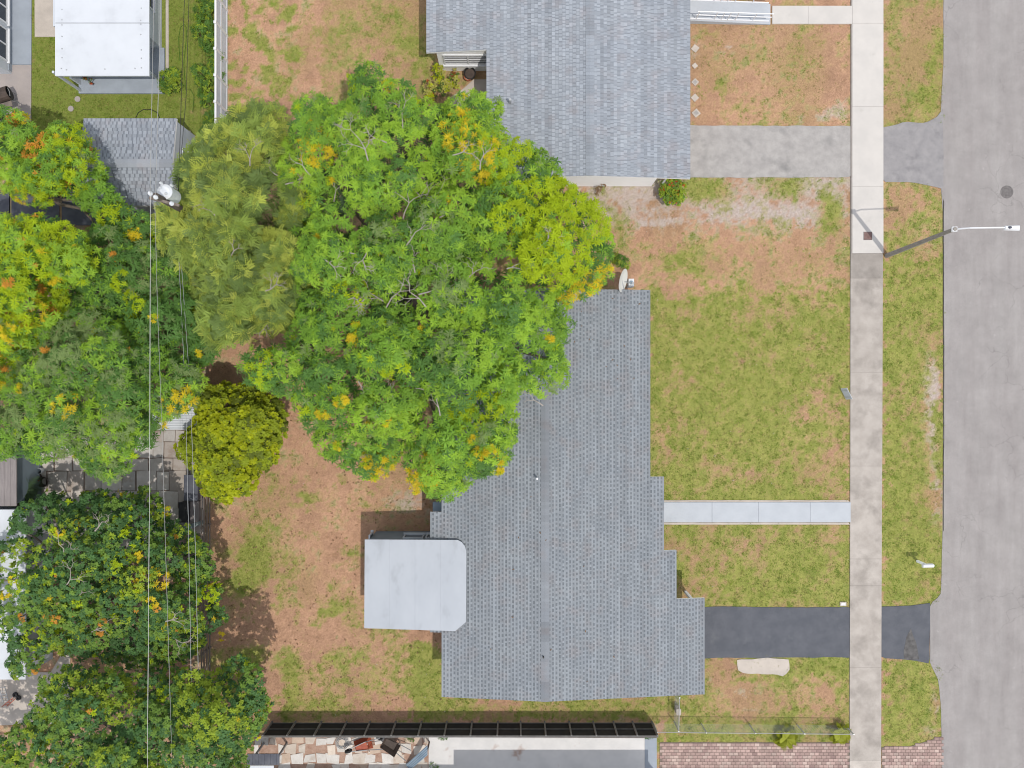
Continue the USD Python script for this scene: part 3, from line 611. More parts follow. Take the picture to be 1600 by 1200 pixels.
wm = cat(gable_body(XR - w1 + ins, XR + e1 - .3, yS + .25, yN - .25, XR, ZR, S), gable_body(XR + e1 - .3, XR + e2 - .45, yS + .25, my(745, 1030) - .3, XR, ZR, S),
         gable_body(XR + e2 - .45, XR + e4 - 1.6, yS + .25, my(935, 1090) - .3, XR, ZR, S), gable_body(XR - w2 + .3, XR - w1 + ins, my(986, 680), my(800, 680) - .3, XR, ZR, S))
obj('wall', wm, 'soft_white_wall', mh)
for yy in (yS + .45, my(935, 1090) - .3):
    obj('carport_post', bb(XR + e4 - .45, XR + e4 - .33, yy - .06, yy + .06, 0, ZR - S*e4 - .1), 'white_paint', mh)
for yy in (3.0, -2.0):
    window(mh, (XR + e1 - .3, yy, 1.5), 1.7, 1.1, (1, 0))
door(mh, (XR + e2 - .45, -6.3, .12), .95, 2.0, (1, 0))
for yy in (3.2, -1.2, -5.2):
    window(mh, (XR - w1 + ins, yy, 1.45), 1.2, 1.0, (-1, 0))
window(mh, (XR - 1.5, yS + .25, 1.5), 1.3, 1.0, (0, -1)); window(mh, (XR + 2.2, yN - .25, 1.5), 1.3, 1.0, (0, 1))
obj('roof_vent_pipe', cyl(np.array(P(839, 747, 3.3)[:2]), .045, 2.9, 3.62, 12), 'white_metal', mh, label='white plastic vent pipe near the ridge')
obj('roof_vent_pipe', cyl(P(849, 1027, 3.3)[:2], .035, 2.95, 3.36, 10), 'black_rubber', mh, label='short black vent pipe near the south end')
# -- the flat-roofed back room on its west side
zl, zrr = 2.62, 2.92
pr = thing('back_room', 'flat white-roofed back room with two cut corners built onto the west side of the main house', 'extension')
pts = [(570, 843, zl), (715, 844, zrr), (721, 847, zrr), (726, 853, zrr), (728.5, 861, zrr), (728, 972, zrr), (711, 986.5, zrr), (569, 981.5, zl)]
pp_ = np.array([P(*q) for q in pts])
def zroof(x): return zl + (zrr - zl) * (x - pp_[0, 0]) / (pp_[4, 0] - pp_[0, 0])
cuts = np.linspace(pp_[:, 0].min(), pp_[:, 0].max(), 5); outline = Polygon(pp_[:, :2])
for k in range(4):
    piece = outline.intersection(sbox(cuts[k] + .0012, -50, cuts[k+1] - .0012, 50))
    v, f = prism(piece, 0, .09); v[:, 2] += [zroof(x) - .09 + .004 * (k % 2) for x in v[:, 0]]
    obj('roof_panel', (v, f), 'patio_roof', pr)
x0, x1 = P(574, 0, 2.5)[0], XR - w1 + ins - .004
y0, y1 = pp_[:, 1].min() + .12, pp_[:, 1].max() - .12
v, f = bb(x0, x1, y0, y1, 0, 1); v = v.copy(); v[4:, 2] = [zroof(x) - .095 for x in v[4:, 0]]
obj('wall', (v, f), 'grey_blue_wall', pr)
for k, xx_ in enumerate((x0 + 2.0, x0 + 3.05)):
    window(pr, (xx_, y1, 1.45), .95, .9, (0, 1), (0, 0), 'soft_white_wall')
for k in range(3):
    window(pr, (x0, y0 + .9 + k * 1.3, 1.45), 1.1, .95, (-1, 0), (1, 0), 'soft_white_wall')
ac = thing('wall_air_conditioner', 'small blue-grey air conditioner box on the back wall under the main house eave', 'air conditioner', P(686, 792, 1.3))
obj('casing', box((0, 0, 0), (.55, .5, .4)), 'blue_metal', ac); obj('grille', box((-.28, 0, 0), (.02, .4, .3)), 'dark_panel', ac)

# -- the house to the north
ZN = 3.3; XN = P(922, 0, ZN)[0]
def nx(u): return roof_x(u, XN, ZN, S)[0]
def ny(v, u): return (600 - v) / PXM * (1 - roof_x(u, XN, ZN, S)[1] / H)
ySn, yTop = ny(279, 1070), ny(-170, 1000)
en = nx(1078.5) - XN; wa = XN - nx(760); wb = XN - nx(666)
eastn = [(0, en, ySn, yTop)]; westn = [(0, wa, ySn, yTop), (wa, wb, ny(81, 690), yTop)]
nh = thing('north_house', 'pale grey shingle-roofed house north of the big tree, with a porch notch', 'house')
obj('roof_deck', cat(roof_deck(1, XN, ZN, S, eastn), roof_deck(-1, XN, ZN, S, westn)), 'white_paint', nh)
for sg, rr, sd in ((1, eastn, 15), (-1, westn, 16)):
    m_, c_ = shingled_side(sg, XN, ZN, S, rr, 'y', (.272, .295, .325), (.215, .235, .262), .17, (.4, 1.1, .87, 1.12), sd, rowv=.10)
    obj('shingles', m_, 'shingle', nh, kind='stuff', col=c_)
ridge_caps(nh, XN, ZN, S, ySn, ny(-60, 922), tone=(.255, .278, .308), seed=9)
ywall = (600 - 291) / PXM; ynot = (600 - 111) / PXM
obj('wall', cat(gable_body(XN - wa + .45, XN + en - 1.3, ywall, yTop - .3, XN, ZN, S), gable_body(XN - wb + .45, XN - wa + .45, ynot, yTop - .3, XN, ZN, S)), 'white_paint', nh)
window(nh, ((nx(690) + nx(760)) / 2 + .12, ynot, 1.45), 2.3, 1.15, (0, -1), (1, 1), slats=5)
door(nh, (XN - wa + .45, 13.6, .1), .95, 2.0, (-1, 0), 'dark_brown')
window(nh, (XN + en - 1.3, 14.2, 1.5), 1.6, 1.1, (1, 0))
obj('roof_vent_pipe', cyl(P(797, 157, 3.2)[:2], .06, 2.6, 3.35, 12), 'galvanised', nh)
obj('gutter_pipe', tube([(*P(1031, 292)[:2], 2.4), (*P(1031, 292)[:2], .25), (*P(1031, 306)[:2], .1)], .04), 'white_metal', nh)
struct('porch_path', prism(rough_poly([(740, 124), (765, 124), (765, 165), (720, 168), (698, 166), (704, 152), (722, 140)], .02, .2, 21), -.05, .03), 'pale_concrete')

# -- white shed, upper left
ws = thing('white_outbuilding', 'white outbuilding with a flat white panel roof and shaded porch at the upper left', 'outbuilding')
zt = 2.62
a, b, c, d = P(86, 118.5, zt), P(233, 117.5, zt), P(233, -140, zt), P(86, -140, zt)
ysm = P(0, 36, zt)[1]
for lo, hi, dz in ((a[1], ysm - .012, 0), (ysm + .012, d[1], .012)):
    obj('roof_panel', bb(a[0], b[0], lo, hi, zt - .1 + dz, zt + dz), 'white_roof', ws)
obj('roof_seam', bb(a[0] + .01, b[0] - .01, ysm - .011, ysm + .011, zt - .05, zt - .02), 'grey_metal', ws)
for u, v in [(97, 15), (97, 31), (97, 39), (97, 57), (97, 76), (97, 90), (96, 107), (104, 109), (164, 108), (211, 107), (221, 106), (221, 13), (220, 32), (220, 38), (220, 54), (221, 78), (221, 91)]:
    p_ = P(u, v, zt); obj('roof_screw', cyl(p_[:2], .03, zt - .01, zt + .016, 8), 'galvanised', ws)
g0, g1 = G(128, 76), G(253, 76)
obj('wall', bb(g0[0], g1[0], g0[1], d[1] - .2, 0, zt - .102), 'soft_white_wall', ws)
window(ws, (g1[0], (600 - 12) / PXM, 1.45), 1.3, .9, (1, 0)); door(ws, ((g0[0] + g1[0]) / 2, g0[1], .12), .9, 2.0, (0, -1), 'dark_brown')
window(ws, (g1[0] - 1.1, g1[1], 1.45), 1.0, .9, (0, -1), (0, 0))
q0, q1 = G(125, 147), G(258, 76)
obj('porch_slab', bb(q0[0], q1[0], q0[1], g0[1] - .003, -.05, .12), 'blue_grey_slab', ws)
obj('porch_wall', bb(q0[0] + .02, q0[0] + .12, q0[1] + .4, g0[1] - .003, .12, 1.0), 'soft_white_wall', ws)
for u, v in ((128, 143), (249, 126)):
    k = G(u, v); obj('porch_post', bb(k[0] - .05, k[0] + .05, k[1] - .05, k[1] + .05, .12, zt - .1), 'soft_white_wall', ws)
struct('side_slab', prism(pxpoly([(259.5, -150), (263.5, -150), (264, 112), (259.5, 112)]), -.05, .04), 'pale_concrete')
struct('garden_slab', prism(pxpoly([(54, -150), (120, -150), (120, 58), (55, 58)]), -.05, .04), 'pale_concrete')
# -- house at the left edge
lh = thing('west_house', 'house at the top left edge with glazed doors opening onto a blue-grey slab', 'house')
xb = G(19, 0)[0]; yb_ = (600 - 116) / PXM
obj('wall', bb(xb - 7, xb, yb_, 27, 0, 2.9), 'soft_white_wall', lh)
obj('roof', bb(xb - 7.2, xb + .1, yb_ - .15, 27.2, 2.9, 3.05), 'white_roof', lh)
for yy in (16.35, 18.15, 20.2):
    window(lh, (xb, yy, 1.25), 1.55, 1.7, (1, 0), (1, 0))
obj('wall_band', bb(xb, xb + .03, yb_ + .1, 27, .02, .3), 'blue_grey_slab', lh)
struct('blue_slab', prism(pxpoly([(-100, -150), (50.5, -150), (49.5, 101.5), (-100, 101.5)]), -.05, .05), 'blue_grey_slab')
struct('pink_slab', prism(pxpoly([(-100, 102), (49.5, 102), (49, 190), (-100, 190)]), -.05, .045), 'pink_slab')

# -- small grey shed with a shingle roof
sd_ = thing('garden_shed', 'small grey shingled shed beside the utility pole transformer on the left', 'shed')
ZS, SS = 2.75, .2; YR = P(0, 255, ZS)[1]
ye = P(0, 185, 2.3)[1]; dn = ye - YR
xl, xr_ = P(131, 0, 2.3)[0], P(276, 0, 2.3)[0]
nr = [(0, dn, xl, xr_)]; sr = [(0, dn * .85, xl, xr_)]
obj('roof_deck', cat(roof_deck(1, YR, ZS, SS, nr, axis='x'), roof_deck(-1, YR, ZS, SS, sr, axis='x')), 'white_paint', sd_)
for sg, rr, sd in ((1, nr, 25), (-1, sr, 26)):
    m_, c_ = shingled_side(sg, YR, ZS, SS, rr, 'x', (.262, .285, .318), (.165, .182, .208), .23, (.5, .9, .85, 1.12), sd)
    obj('shingles', m_, 'shingle', sd_, kind='stuff', col=c_)
ridge_caps(sd_, YR, ZS, SS, xl, xr_, axis='x', tone=(.27, .29, .32), seed=11, e=.2)
v, f = gable_body(YR - dn * .85 + .12, YR + dn - .12, xl + .15, xr_ - .02, YR, ZS, SS)
obj('wall', (v[:, [1, 0, 2]], f[:, ::-1]), 'soft_white_wall', sd_)
window(sd_, (xr_ - .02, YR + .7, 1.4), .6, .5, (1, 0), (0, 0), 'soft_white_wall')
# -- neighbours behind the trees on the left
rp = thing('carport_roof', 'dark blue-grey metal panel roof showing between the yellow-green trees at the left edge', 'roof')
for k, (u0, u1) in enumerate(((-40, 14), (18, 92), (97, 152))):
    p0, p1 = P(u0, 352, 2.3), P(u1, 300, 2.3)
    obj('roof_panel', bb(p0[0], p1[0], p0[1], p1[1], 2.22 + .01 * k, 2.3 + .01 * k), 'dark_panel', rp)
for u in (-20, 130): p0 = P(u, 330, 2.2); obj('post', bb(p0[0] - .05, p0[0] + .05, p0[1] - .05, p0[1] + .05, 0, 2.22), 'weathered_wood', rp)
wr = thing('board_roof', 'weathered grey board roof at the left edge below the mango trees', 'roof')
for k in range(9):
    p0, p1 = P(-62 + k * 9.7, 791, 2.4), P(-62 + k * 9.7 + 9.3, 690, 2.4)
    obj('board', bb(p0[0], p1[0], p0[1], p1[1], 2.3 + R.uniform(0, .012), 2.36 + R.uniform(0, .012)), 'grey_board', wr)
p0, p1 = P(-60, 788, 2.3), P(24, 695, 2.3); obj('wall', bb(p0[0], p1[0] - .1, p0[1], p1[1], 0, 2.29), 'grey_blue_wall', wr)
wl = thing('white_roofed_annex', 'white metal roof at the left edge partly hidden by the avocado tree', 'roof')
for k in range(4):
    p0, p1 = P(-120, 796 + (k + 1) * 66.5, 2.6), P(40, 796 + k * 66.5, 2.6)
    obj('roof_panel', bb(p0[0], p1[0], p0[1] + .01, p1[1] - .01, 2.52, 2.6 + .006 * (k % 2)), 'white_roof', wl)
p0, p1 = P(-120, 1062, 2.6), P(38, 797, 2.6); obj('wall', bb(p0[0], p1[0] - .15, p0[1] + .1, p1[1] - .1, 0, 2.51), 'soft_white_wall', wl)
struct('pink_patio', prism(pxpoly([(-100, 1050), (80, 1050), (110, 1000), (110, 1130), (-100, 1135)]), -.05, .05), 'pale_concrete')
cr = thing('corrugated_shed', 'white corrugated shed roof glimpsed beside the round yellow-green tree', 'shed')
p0, p1 = P(238, 671.5, 2.0), P(322, 618, 2.0)
nrib = 14; ys_ = np.linspace(p0[1], p1[1], nrib * 2 + 1)
vv = [(x, y, 2.0 + (.03 if k % 2 else 0) - dz) for dz in (0, .02) for x in (p0[0], p1[0]) for k, y in enumerate(ys_)]
n_ = len(ys_); ff = []
for o in (0, 2 * n_):
    for k in range(n_ - 1):
        ff += [(o + k, o + n_ + k, o + n_ + k + 1), (o + k, o + n_ + k + 1, o + k + 1)]
obj('roof', (np.array(vv), np.array(ff)), 'white_roof', cr)
obj('wall', bb(p0[0] + .1, p1[0] - .1, p0[1] + .1, p1[1] - .1, 0, 1.96), 'soft_white_wall', cr)
# the back patio of broken slabs
pt = thing('back_patio', None, None, kind='structure')
obj('bed', prism(pxpoly([(-60, 690), (321, 650), (321, 880), (-60, 880)]), -.06, .012), 'joint_sand', pt)
def stones(parent, u0, u1, v0, v1, du, dv, z, cols, seed, gap=.7, jit=.14, miss=.06, grid=None):
    q = random.Random(seed); v = v0; r = 0
    while v < v1 - 2:
        h = dv * q.uniform(.7, 1.25); u = u0 - q.uniform(0, du)
        while u < u1 - 2:
            w = du * q.uniform(.6, 1.4)
            a, b, c, d = max(u, u0) + gap, min(u + w, u1) - gap, v + gap, min(v + h, v1) - gap
            if b - a > 4 and d - c > 3 and q.random() > miss:
                j = lambda: q.uniform(-1, 1) * jit * 8
                poly = pxpoly([(a + j(), c + j()), (b + j(), c + j()), (b + j(), d + j()), (a + j(), d + j())])
                if poly.is_valid:
                    m_ = prism(poly, -.03, z + q.uniform(-.006, .008)); t = q.uniform(.85, 1.12); cc = q.choice(cols)
                    obj('slab', m_, 'stone_piece', parent, col=np.tile(np.array(cc) * t, (len(m_[0]), 1)))
            u += w
        v += h; r += 1
stones(pt, 40, 320, 672, 862, 24, 26, .04, [(.46, .43, .40), (.42, .40, .38), (.50, .47, .44), (.37, .33, .30)], 31)
struct('south_bed', prism(pxpoly([(395, 1149), (1026, 1149), (1026, 1300), (395, 1300)]), -.06, .012), 'brown_earth')
sp = thing('south_patio', None, None, kind='structure')
stones(sp, 398, 668, 1151, 1225, 15, 12, .04, [(.60, .57, .53), (.57, .52, .46), (.62, .60, .57), (.50, .40, .32), (.57, .50, .43)], 33, miss=.26, gap=.4, jit=.32)
struct('white_slab', prism(pxpoly([(670, 1151.5), (1007, 1152.5), (1007, 1300), (670, 1300)]), -.05, .06), 'white_slab')
struct('white_slab_edge', prism(pxpoly([(1007.3, 1152.5), (1026, 1152.5), (1026, 1300), (1007.3, 1300)]), -.05, .05), 'blue_grey_slab')
nb = thing('south_house', 'white house just beyond the bottom edge, its shadow lying on the white slab', 'house')
xs0, xs1 = 718, 1011
yE = (600 - 1170) / PXM - .327 * 2.7
obj('wall', bb((xs0 - 800) / PXM + .254 * 2.7, (xs1 - 800) / PXM + .5, yE - 8, yE - .3, 0, 2.6), 'white_paint', nb)
obj('roof', bb((xs0 - 800) / PXM + .254 * 2.7 - .3, (xs1 - 800) / PXM + .254 * 2.7, yE - 8.3, yE, 2.6, 2.7), 'white_roof', nb)
yE2 = (600 - 1193) / PXM - .327 * 2.4
obj('porch_roof', bb(-13.5, (xs0 - 800) / PXM + .254 * 2.7 - .32, yE2 - 4, yE2, 2.3, 2.4), 'white_roof', nb)
for xx_ in (-13, -9, -5): obj('porch_post', bb(xx_, xx_ + .1, yE2 - .3, yE2 - .2, 0, 2.3), 'white_paint', nb)
# ------------------------------------------------------------------ fences
sf = thing('screen_fence', 'long black screen fence with grey posts along the south side of the yard', 'fence')
HF = 1.62; xa, xb2 = -12.5, G(1017, 0)[0]; yf = (600 - 1128.5) / PXM
posts = [P(u, 0, HF)[0] for u in (410, 448, 490, 531, 569, 611, 653, 694, 735, 777, 814, 853, 893, 932, 965, 996, 1027.5)]
for k, x in enumerate(posts):
    obj('post', bb(x - .035, x + .035, yf + .002, yf + .072, 0, HF), 'fence_frame', sf)
    if k: obj('screen_panel', bb(posts[k-1] + .036, x - .036, yf - .012, yf - .002, .06, HF - .05), 'dark_screen', sf)
for z in (.12, .82, HF - .03):
    obj('rail', bb(posts[0] - .035, posts[-1] + .035, yf - .05, yf - .013, z - .022, z + .022), 'fence_frame', sf)
    for k in range(1, len(posts)):
        obj('front_rail', bb(posts[k-1] + .036, posts[k] - .036, yf, yf + .03, z - .016, z + .016), 'fence_frame', sf)
def chain_link(parent, a, b, h, n_post, cell=.12):
    a, b = np.append(a, 0.0), np.append(b, 0.0); L = np.linalg.norm(b - a); d = (b - a) / L
    for t in np.linspace(0, L, n_post):
        q = a + d * t; obj('post', tube([q, q + [0, 0, h + .03]], .027, 8), 'galvanised', parent)
    obj('top_rail', tube([a + [0, 0, h], b + [0, 0, h]], .02, 8), 'aluminium_wire', parent)
    ws = []; N = int(L / cell)
    for k in range(-int(h / cell), N):
        for s in (1, -1):
            x0_, x1_ = k * cell, k * cell + h - .06
            z0_, z1_ = (.03, h - .03) if s > 0 else (h - .03, .03)
            t0, t1 = max(0, (0 - x0_) / (x1_ - x0_)), min(1, (L - x0_) / (x1_ - x0_))
            if t1 <= t0: continue
            q0 = a + d * (x0_ + (x1_ - x0_) * t0) + [0, 0, z0_ + (z1_ - z0_) * t0]; q1 = a + d * (x0_ + (x1_ - x0_) * t1) + [0, 0, z0_ + (z1_ - z0_) * t1]
            ws.append(bar(q0, q1, .004))
    obj('wire_mesh', cat(*ws), 'galvanised', parent, kind='stuff')
cf = thing('chain_link_fence', 'low chain-link fence with a pale top rail beside the brick-paved driveway', 'fence')
chain_link(cf, G(1021, 1130), G(1320, 1133), 1.05, 5)
yg = thing('yard_gate', 'narrow chain-link gate between the house corner and the south fence', 'gate')
chain_link(yg, G(1053, 1127), G(1054.5, 1076), 1.15, 2); 
mb_ = thing('meter_box', 'small pale utility box standing beside the chain-link gate', 'utility box', (*G(1057, 1106), 0))
obj('casing', box((0, 0, .25), (.2, .26, .5)), 'beige_plastic', mb_); obj('lid', box((0, 0, .52), (.23, .29, .03)), 'pale_concrete', mb_)
vf = thing('white_fence', 'tall white panel fence between the left lawn and the bare yard', 'fence')
xf = G(355, 0)[0]; HV = 1.6
yv = np.arange((600 - 216) / PXM, 22.5, 1.24)
for k, y in enumerate(yv):
    obj('post', bb(xf - .07, xf + .05, y - .06, y + .06, 0, HV + .05), 'white_metal', vf)
    if k:
        obj('panel', bb(xf - .025, xf + .02, yv[k-1] + .061, y - .061, .05, HV - .05), 'soft_white_wall', vf)
        for z in (.1, .9, HV - .06): obj('rail', bb(xf - .045, xf + .04, yv[k-1] + .062, y - .062, z - .05, z + .05), 'white_metal', vf)
rf = thing('rail_fence', 'weathered grey rail fence along the west edge of the bare backyard', 'fence')
xr0 = G(329, 0)[0]; ya, yb_ = (600 - 690) / PXM, (600 - 1075) / PXM
for k, y in enumerate(np.linspace(ya, yb_, 7)): obj('post', bb(xr0 - .06, xr0 + .04, y - .05, y + .05, 0, 1.15), 'weathered_wood', rf)
for k, (z, dx) in enumerate(((.25, .05), (.6, .05), (1.0, .05), (1.12, -.02))):
    yy = np.linspace(ya, yb_, 7)
    for i in range(6): obj('rail', bb(xr0 + dx - .015, xr0 + dx + .02, yy[i] - .01, yy[i+1] + .01, z - .05, z + .05), 'weathered_wood', rf)
# ------------------------------------------------------------------ ramp to the north house door
rm = thing('access_ramp', 'white access ramp with metal railings leading to the north house', 'ramp')
r0, r1 = G(1068, 37), G(1203, 39); r2 = G(1068, 4)
dk = hexa([(r0[0], r0[1], 0), (r1[0], r1[1] + .0, 0), (r1[0], r2[1] - .1, 0), (r0[0], r2[1], 0)], [(r0[0], r0[1], .38), (r1[0], r1[1], .07), (r1[0], r2[1] - .1, .07), (r0[0], r2[1], .38)])
obj('deck', dk, 'painted_walk', rm)
for yy in (r0[1] + .06, r2[1] - .08):
    px_ = [G(u, 0)[0] for u in (1085, 1113, 1124, 1134, 1146, 1174)]
    zf = lambda x: .38 - (x - r0[0]) / (r1[0] - r0[0]) * .31
    for x in px_: obj('post', tube([(x, yy, zf(x)), (x, yy, zf(x) + .85)], .022, 8), 'white_metal', rm)
    for dz in (.85, .5): obj('rail', tube([(px_[0] - .1, yy, zf(px_[0]) + dz), (r1[0] - .1, yy, zf(r1[0]) + dz)], .024, 8), 'white_metal', rm)
    obj('kerb_rail', bar((r0[0], yy - .0, zf(r0[0]) + .05), (r1[0] - .1, yy - .0, zf(r1[0]) + .05), .05, .1), 'white_metal', rm)
# ------------------------------------------------------------------ street light
sl = thing('street_light', 'street light on a dark pole at the kerb with a white arm over the road', 'street light')
b0, t0 = P(1385.5, 399.5, 0), P(1493, 357.5, 6.35)
obj('pole', tube([b0, b0 * .5 + t0 * .5, t0], [.115, .10, .08], 12), 'pole_concrete', sl)
a1 = P(1573, 355.5, 6.8)
obj('arm', tube([t0 - [0, 0, .12], t0 * .75 + a1 * .25 + [0, 0, .12], t0 * .3 + a1 * .7 + [0, 0, .06], a1], .032, 8), 'white_metal', sl)
obj('bracket', box(t0 - [0, 0, .1], (.2, .2, .12)), 'white_metal', sl)
c_ = P(1581, 356, 6.8)
hd = cat(hexa([(-.30, -.09, -.05), (.34, -.12, -.05), (.34, .12, -.05), (-.30, .09, -.05)], [(-.28, -.06, .05), (.30, -.08, .04), (.30, .08, .04), (-.28, .06, .05)]))
lamp = obj('lamp_head', (hd[0] + c_, hd[1]), 'white_metal', sl)
obj('lens', box(c_ + [.08, 0, -.055], (.42, .18, .02)), 'glass_dark', lamp); obj('photo_cell', cyl((c_ + [-.12, 0, 0])[:2], .05, c_[2] + .05, c_[2] + .13, 10), 'dark_panel', lamp)
# ------------------------------------------------------------------ utility pole and wires
up = thing('utility_pole', 'wooden utility pole carrying a round transformer, leaning in view between shed and olive tree', 'utility pole')
pt_ = P(243, 306, 9.6); pb = np.array([pt_[0], pt_[1], 0])
obj('pole', tube([pb, (pb + pt_) / 2, pt_], [.17, .145, .12], 12), 'pole_wood', up)
obj('crossarm', bar(P(233, 309, 9.4), P(280, 321, 8.9), .1, .12), 'weathered_wood', up)
tr = P(258, 300, 8.9)
tp = obj('transformer', lathe([(.001, 8.0), (.25, 8.0), (.27, 8.06), (.27, 8.84), (.29, 8.86), (.29, 8.93), (.20, 9.0), (.001, 9.02)], 20, (tr[0], tr[1], 0)), 'porcelain', up)
for dx, dy in ((.1, -.1), (-.12, .12), (.3, .22), (-.1, .3)):
    obj('bushing', lathe([(.001, 8.95), (.05, 8.95), (.035, 9.03), (.055, 9.08), (.03, 9.14), (.001, 9.2)], 8, (tr[0] + dx, tr[1] + dy, 0)), 'porcelain', tp)
obj('hanger', bar((pb[0] + .1, pb[1], 8.5), (tr[0] - .2, tr[1], 8.5), .08), 'galvanised', up)
for u, v, z in ((234.5, 302, 9.75), (243, 308, 9.7), (268, 318, 9.1)):
    q = P(u, v, z); obj('insulator', lathe([(.001, -.14), (.05, -.14), (.045, -.05), (.085, -.03), (.05, .02), (.08, .04), (.04, .1), (.001, .11)], 12, q), 'porcelain', up)
def wire(pts, r, m, label, group='overhead wires along the rear property line'):
    q = np.array([P(*p_) for p_ in pts]); n = 30; t = np.linspace(0, 1, n)
    tk = np.linspace(0, 1, len(q)); c = np.c_[[np.interp(t, tk, q[:, k]) for k in range(3)]].T
    return solo('overhead_wire', tube(c, r, 6), m, label, 'wire', group)
wire([(235, 302, 9.85), (234, 700, 9.6), (229.5, 1300, 9.6)], .0085, 'pale_wire', 'long pale overhead wire running straight down the left side over the avocado trees')
wire([(234.5, 302, 9.85), (241.5, -60, 9.7)], .010, 'aluminium_wire', 'pale wire from the pole top up across the white outbuilding roof')
wire([(243, 308, 9.75), (253, -60, 9.6)], .010, 'aluminium_wire', 'second pale wire from the pole crossing the outbuilding roof edge')
wire([(242, 320, 7.6), (246, 480, 7.3), (252, 640, 7.2), (260, 900, 7.2), (272, 1300, 7.3)], .008, 'aluminium_wire', 'lower pale wire running down the left side beside the long straight one')
wire([(278, 330, 6.6), (283, 160, 6.4), (290, -60, 6.4)], .012, 'black_rubber', 'dark cable over the left lawn nearer the shed')
wire([(276, 326, 6.3), (291, 150, 6.1), (297, -60, 6.1)], .012, 'black_rubber', 'dark cable over the left lawn nearer the white fence')
wire([(276, 335, 6.3), (290, 620, 6.0), (295, 850, 6.0), (303, 1300, 6.1)], .009, 'galvanised', 'grey cable passing over the dark cabinets on the back patio')
wire([(278, 335, 6.0), (298, 620, 5.8), (305, 850, 5.8), (316, 1300, 5.9)], .009, 'galvanised', 'grey cable just left of the round yellow-green tree')
# ------------------------------------------------------------------ small street and garden things
mhp = thing('manhole_cover', 'round iron manhole cover in the road near the lamp head', 'manhole cover', (*G(1573, 300), 0))
obj('ring', lathe([(.245, .02), (.245, .026), (.31, .026), (.315, .01)], 28), 'cast_iron', mhp)
obj('cover', cyl((0, 0), .235, .0, .024, 28), 'cast_iron', mhp)
for k in range(-2, 3): obj('rib', box((0, k * .08, .026), (.36 - .12 * abs(k) / 2, .02, .008)), 'cast_iron', mhp)
ml = thing('water_meter_cover', 'brown square meter lid set in the white sidewalk by the street light', 'meter lid', (*G(1355, 369), 0))
obj('frame', box((0, 0, .064), (.42, .40, .012)), 'cast_iron', ml); obj('lid', box((0, 0, .068), (.38, .36, .012)), 'brown_lid', ml)
vb = thing('valve_box', 'small pale concrete valve box at the sidewalk end of the black driveway', 'valve box', (*G(1317, 943.5), 0))
obj('rim', box((0, 0, .02), (.30, .20, .06)), 'pale_concrete', vb); obj('lid', box((0, 0, .052), (.22, .12, .012)), 'grey_metal', vb)
mbx = thing('mailbox', 'white mailbox on a post in the verge near the black driveway', 'mailbox', (*P(1450, 884, 1.05)[:2], 0), .03)
th = np.linspace(0, math.pi, 9); prof = [(-.085, .95), (.085, .95)] + [(.085 * math.cos(t), 1.05 + .085 * math.sin(t)) for t in th]
m = trimesh.creation.extrude_polygon(Polygon(prof), .5, engine='earcut'); v = np.array(m.vertices)
obj('box', (np.c_[v[:, 2] - .25, v[:, 0], v[:, 1]], np.array(m.faces)), 'white_metal', mbx)
obj('post', bb(-.05, .05, -.05, .05, 0, .949), 'white_paint', mbx)
obj('door', hexa([(.251, -.08, .96), (.29, -.03, .98), (.29, .03, .98), (.251, .08, .96)], [(.251, -.08, 1.08), (.29, -.03, 1.08), (.29, .03, 1.08), (.251, .08, 1.08)]), 'white_metal', mbx)
obj('flag', bb(-.22, -.16, .088, .096, 1.0, 1.12), 'grey_metal', mbx)
sg = thing('yard_sign', 'small grey yard sign tilted on wire legs at the lawn edge by the sidewalk', 'sign')
s0, s1 = G(1312, 607), G(1320.5, 624)
off = np.array([.10, .03, 0])
A, B = np.append(s0, .12), np.append(s1, .12); Ct, Dt = B + off + [0, 0, .5], A + off + [0, 0, .5]
nrm = np.cross(B - A, Dt - A); nrm = nrm / np.linalg.norm(nrm) * .01
obj('board', hexa([A - nrm, B - nrm, Ct - nrm, Dt - nrm], [A + nrm, B + nrm, Ct + nrm, Dt + nrm]), 'soft_white_wall', sg)
for t in (.2, .8):
    q = A * (1 - t) + B * t; obj('leg', tube([q * [1, 1, 0], q + nrm * 2.5, q + off + [0, 0, .5] + nrm * 2.5], .008, 6), 'galvanised', sg)
for k, (u, v, w, rz) in enumerate(((1086, 76, .30, .9), (1085.5, 103, .22, .7), (1086, 128.5, .27, .8), (1085.5, 153, .29, .75), (1087.5, 177, .32, .7))):
    lb = ('pale square stepping stone nearest the ramp along the north house', 'small chipped stepping stone, second from the ramp', 'pale stepping stone in the middle of the row by the house wall', 'pale stepping stone, fourth from the ramp', 'stepping stone with a worn centre nearest the grey driveway')[k]
    q = (*G(u, v), 0)
    st = thing('stepping_stone', lb, 'stepping stone', q, rz, 'stepping stones along the north house')
    obj('block', box((0, 0, .0), (w, w, .08)), 'pale_concrete', st)
    if k in (2, 4): obj('worn_centre', box((0, 0, .043), (w * .6, w * .6, .006)), 'old_asphalt', st)
for k, (u, v) in enumerate(((121.5, 155), (111, 170))):
    solo('round_paver', cyl(G(u, v), .14, -.03, .035, 14), 'pink_slab', ('round pink paver in the left lawn nearer the outbuilding', 'round pink paver in the left lawn nearer the trees')[k], 'paver', 'round pavers in the left lawn')
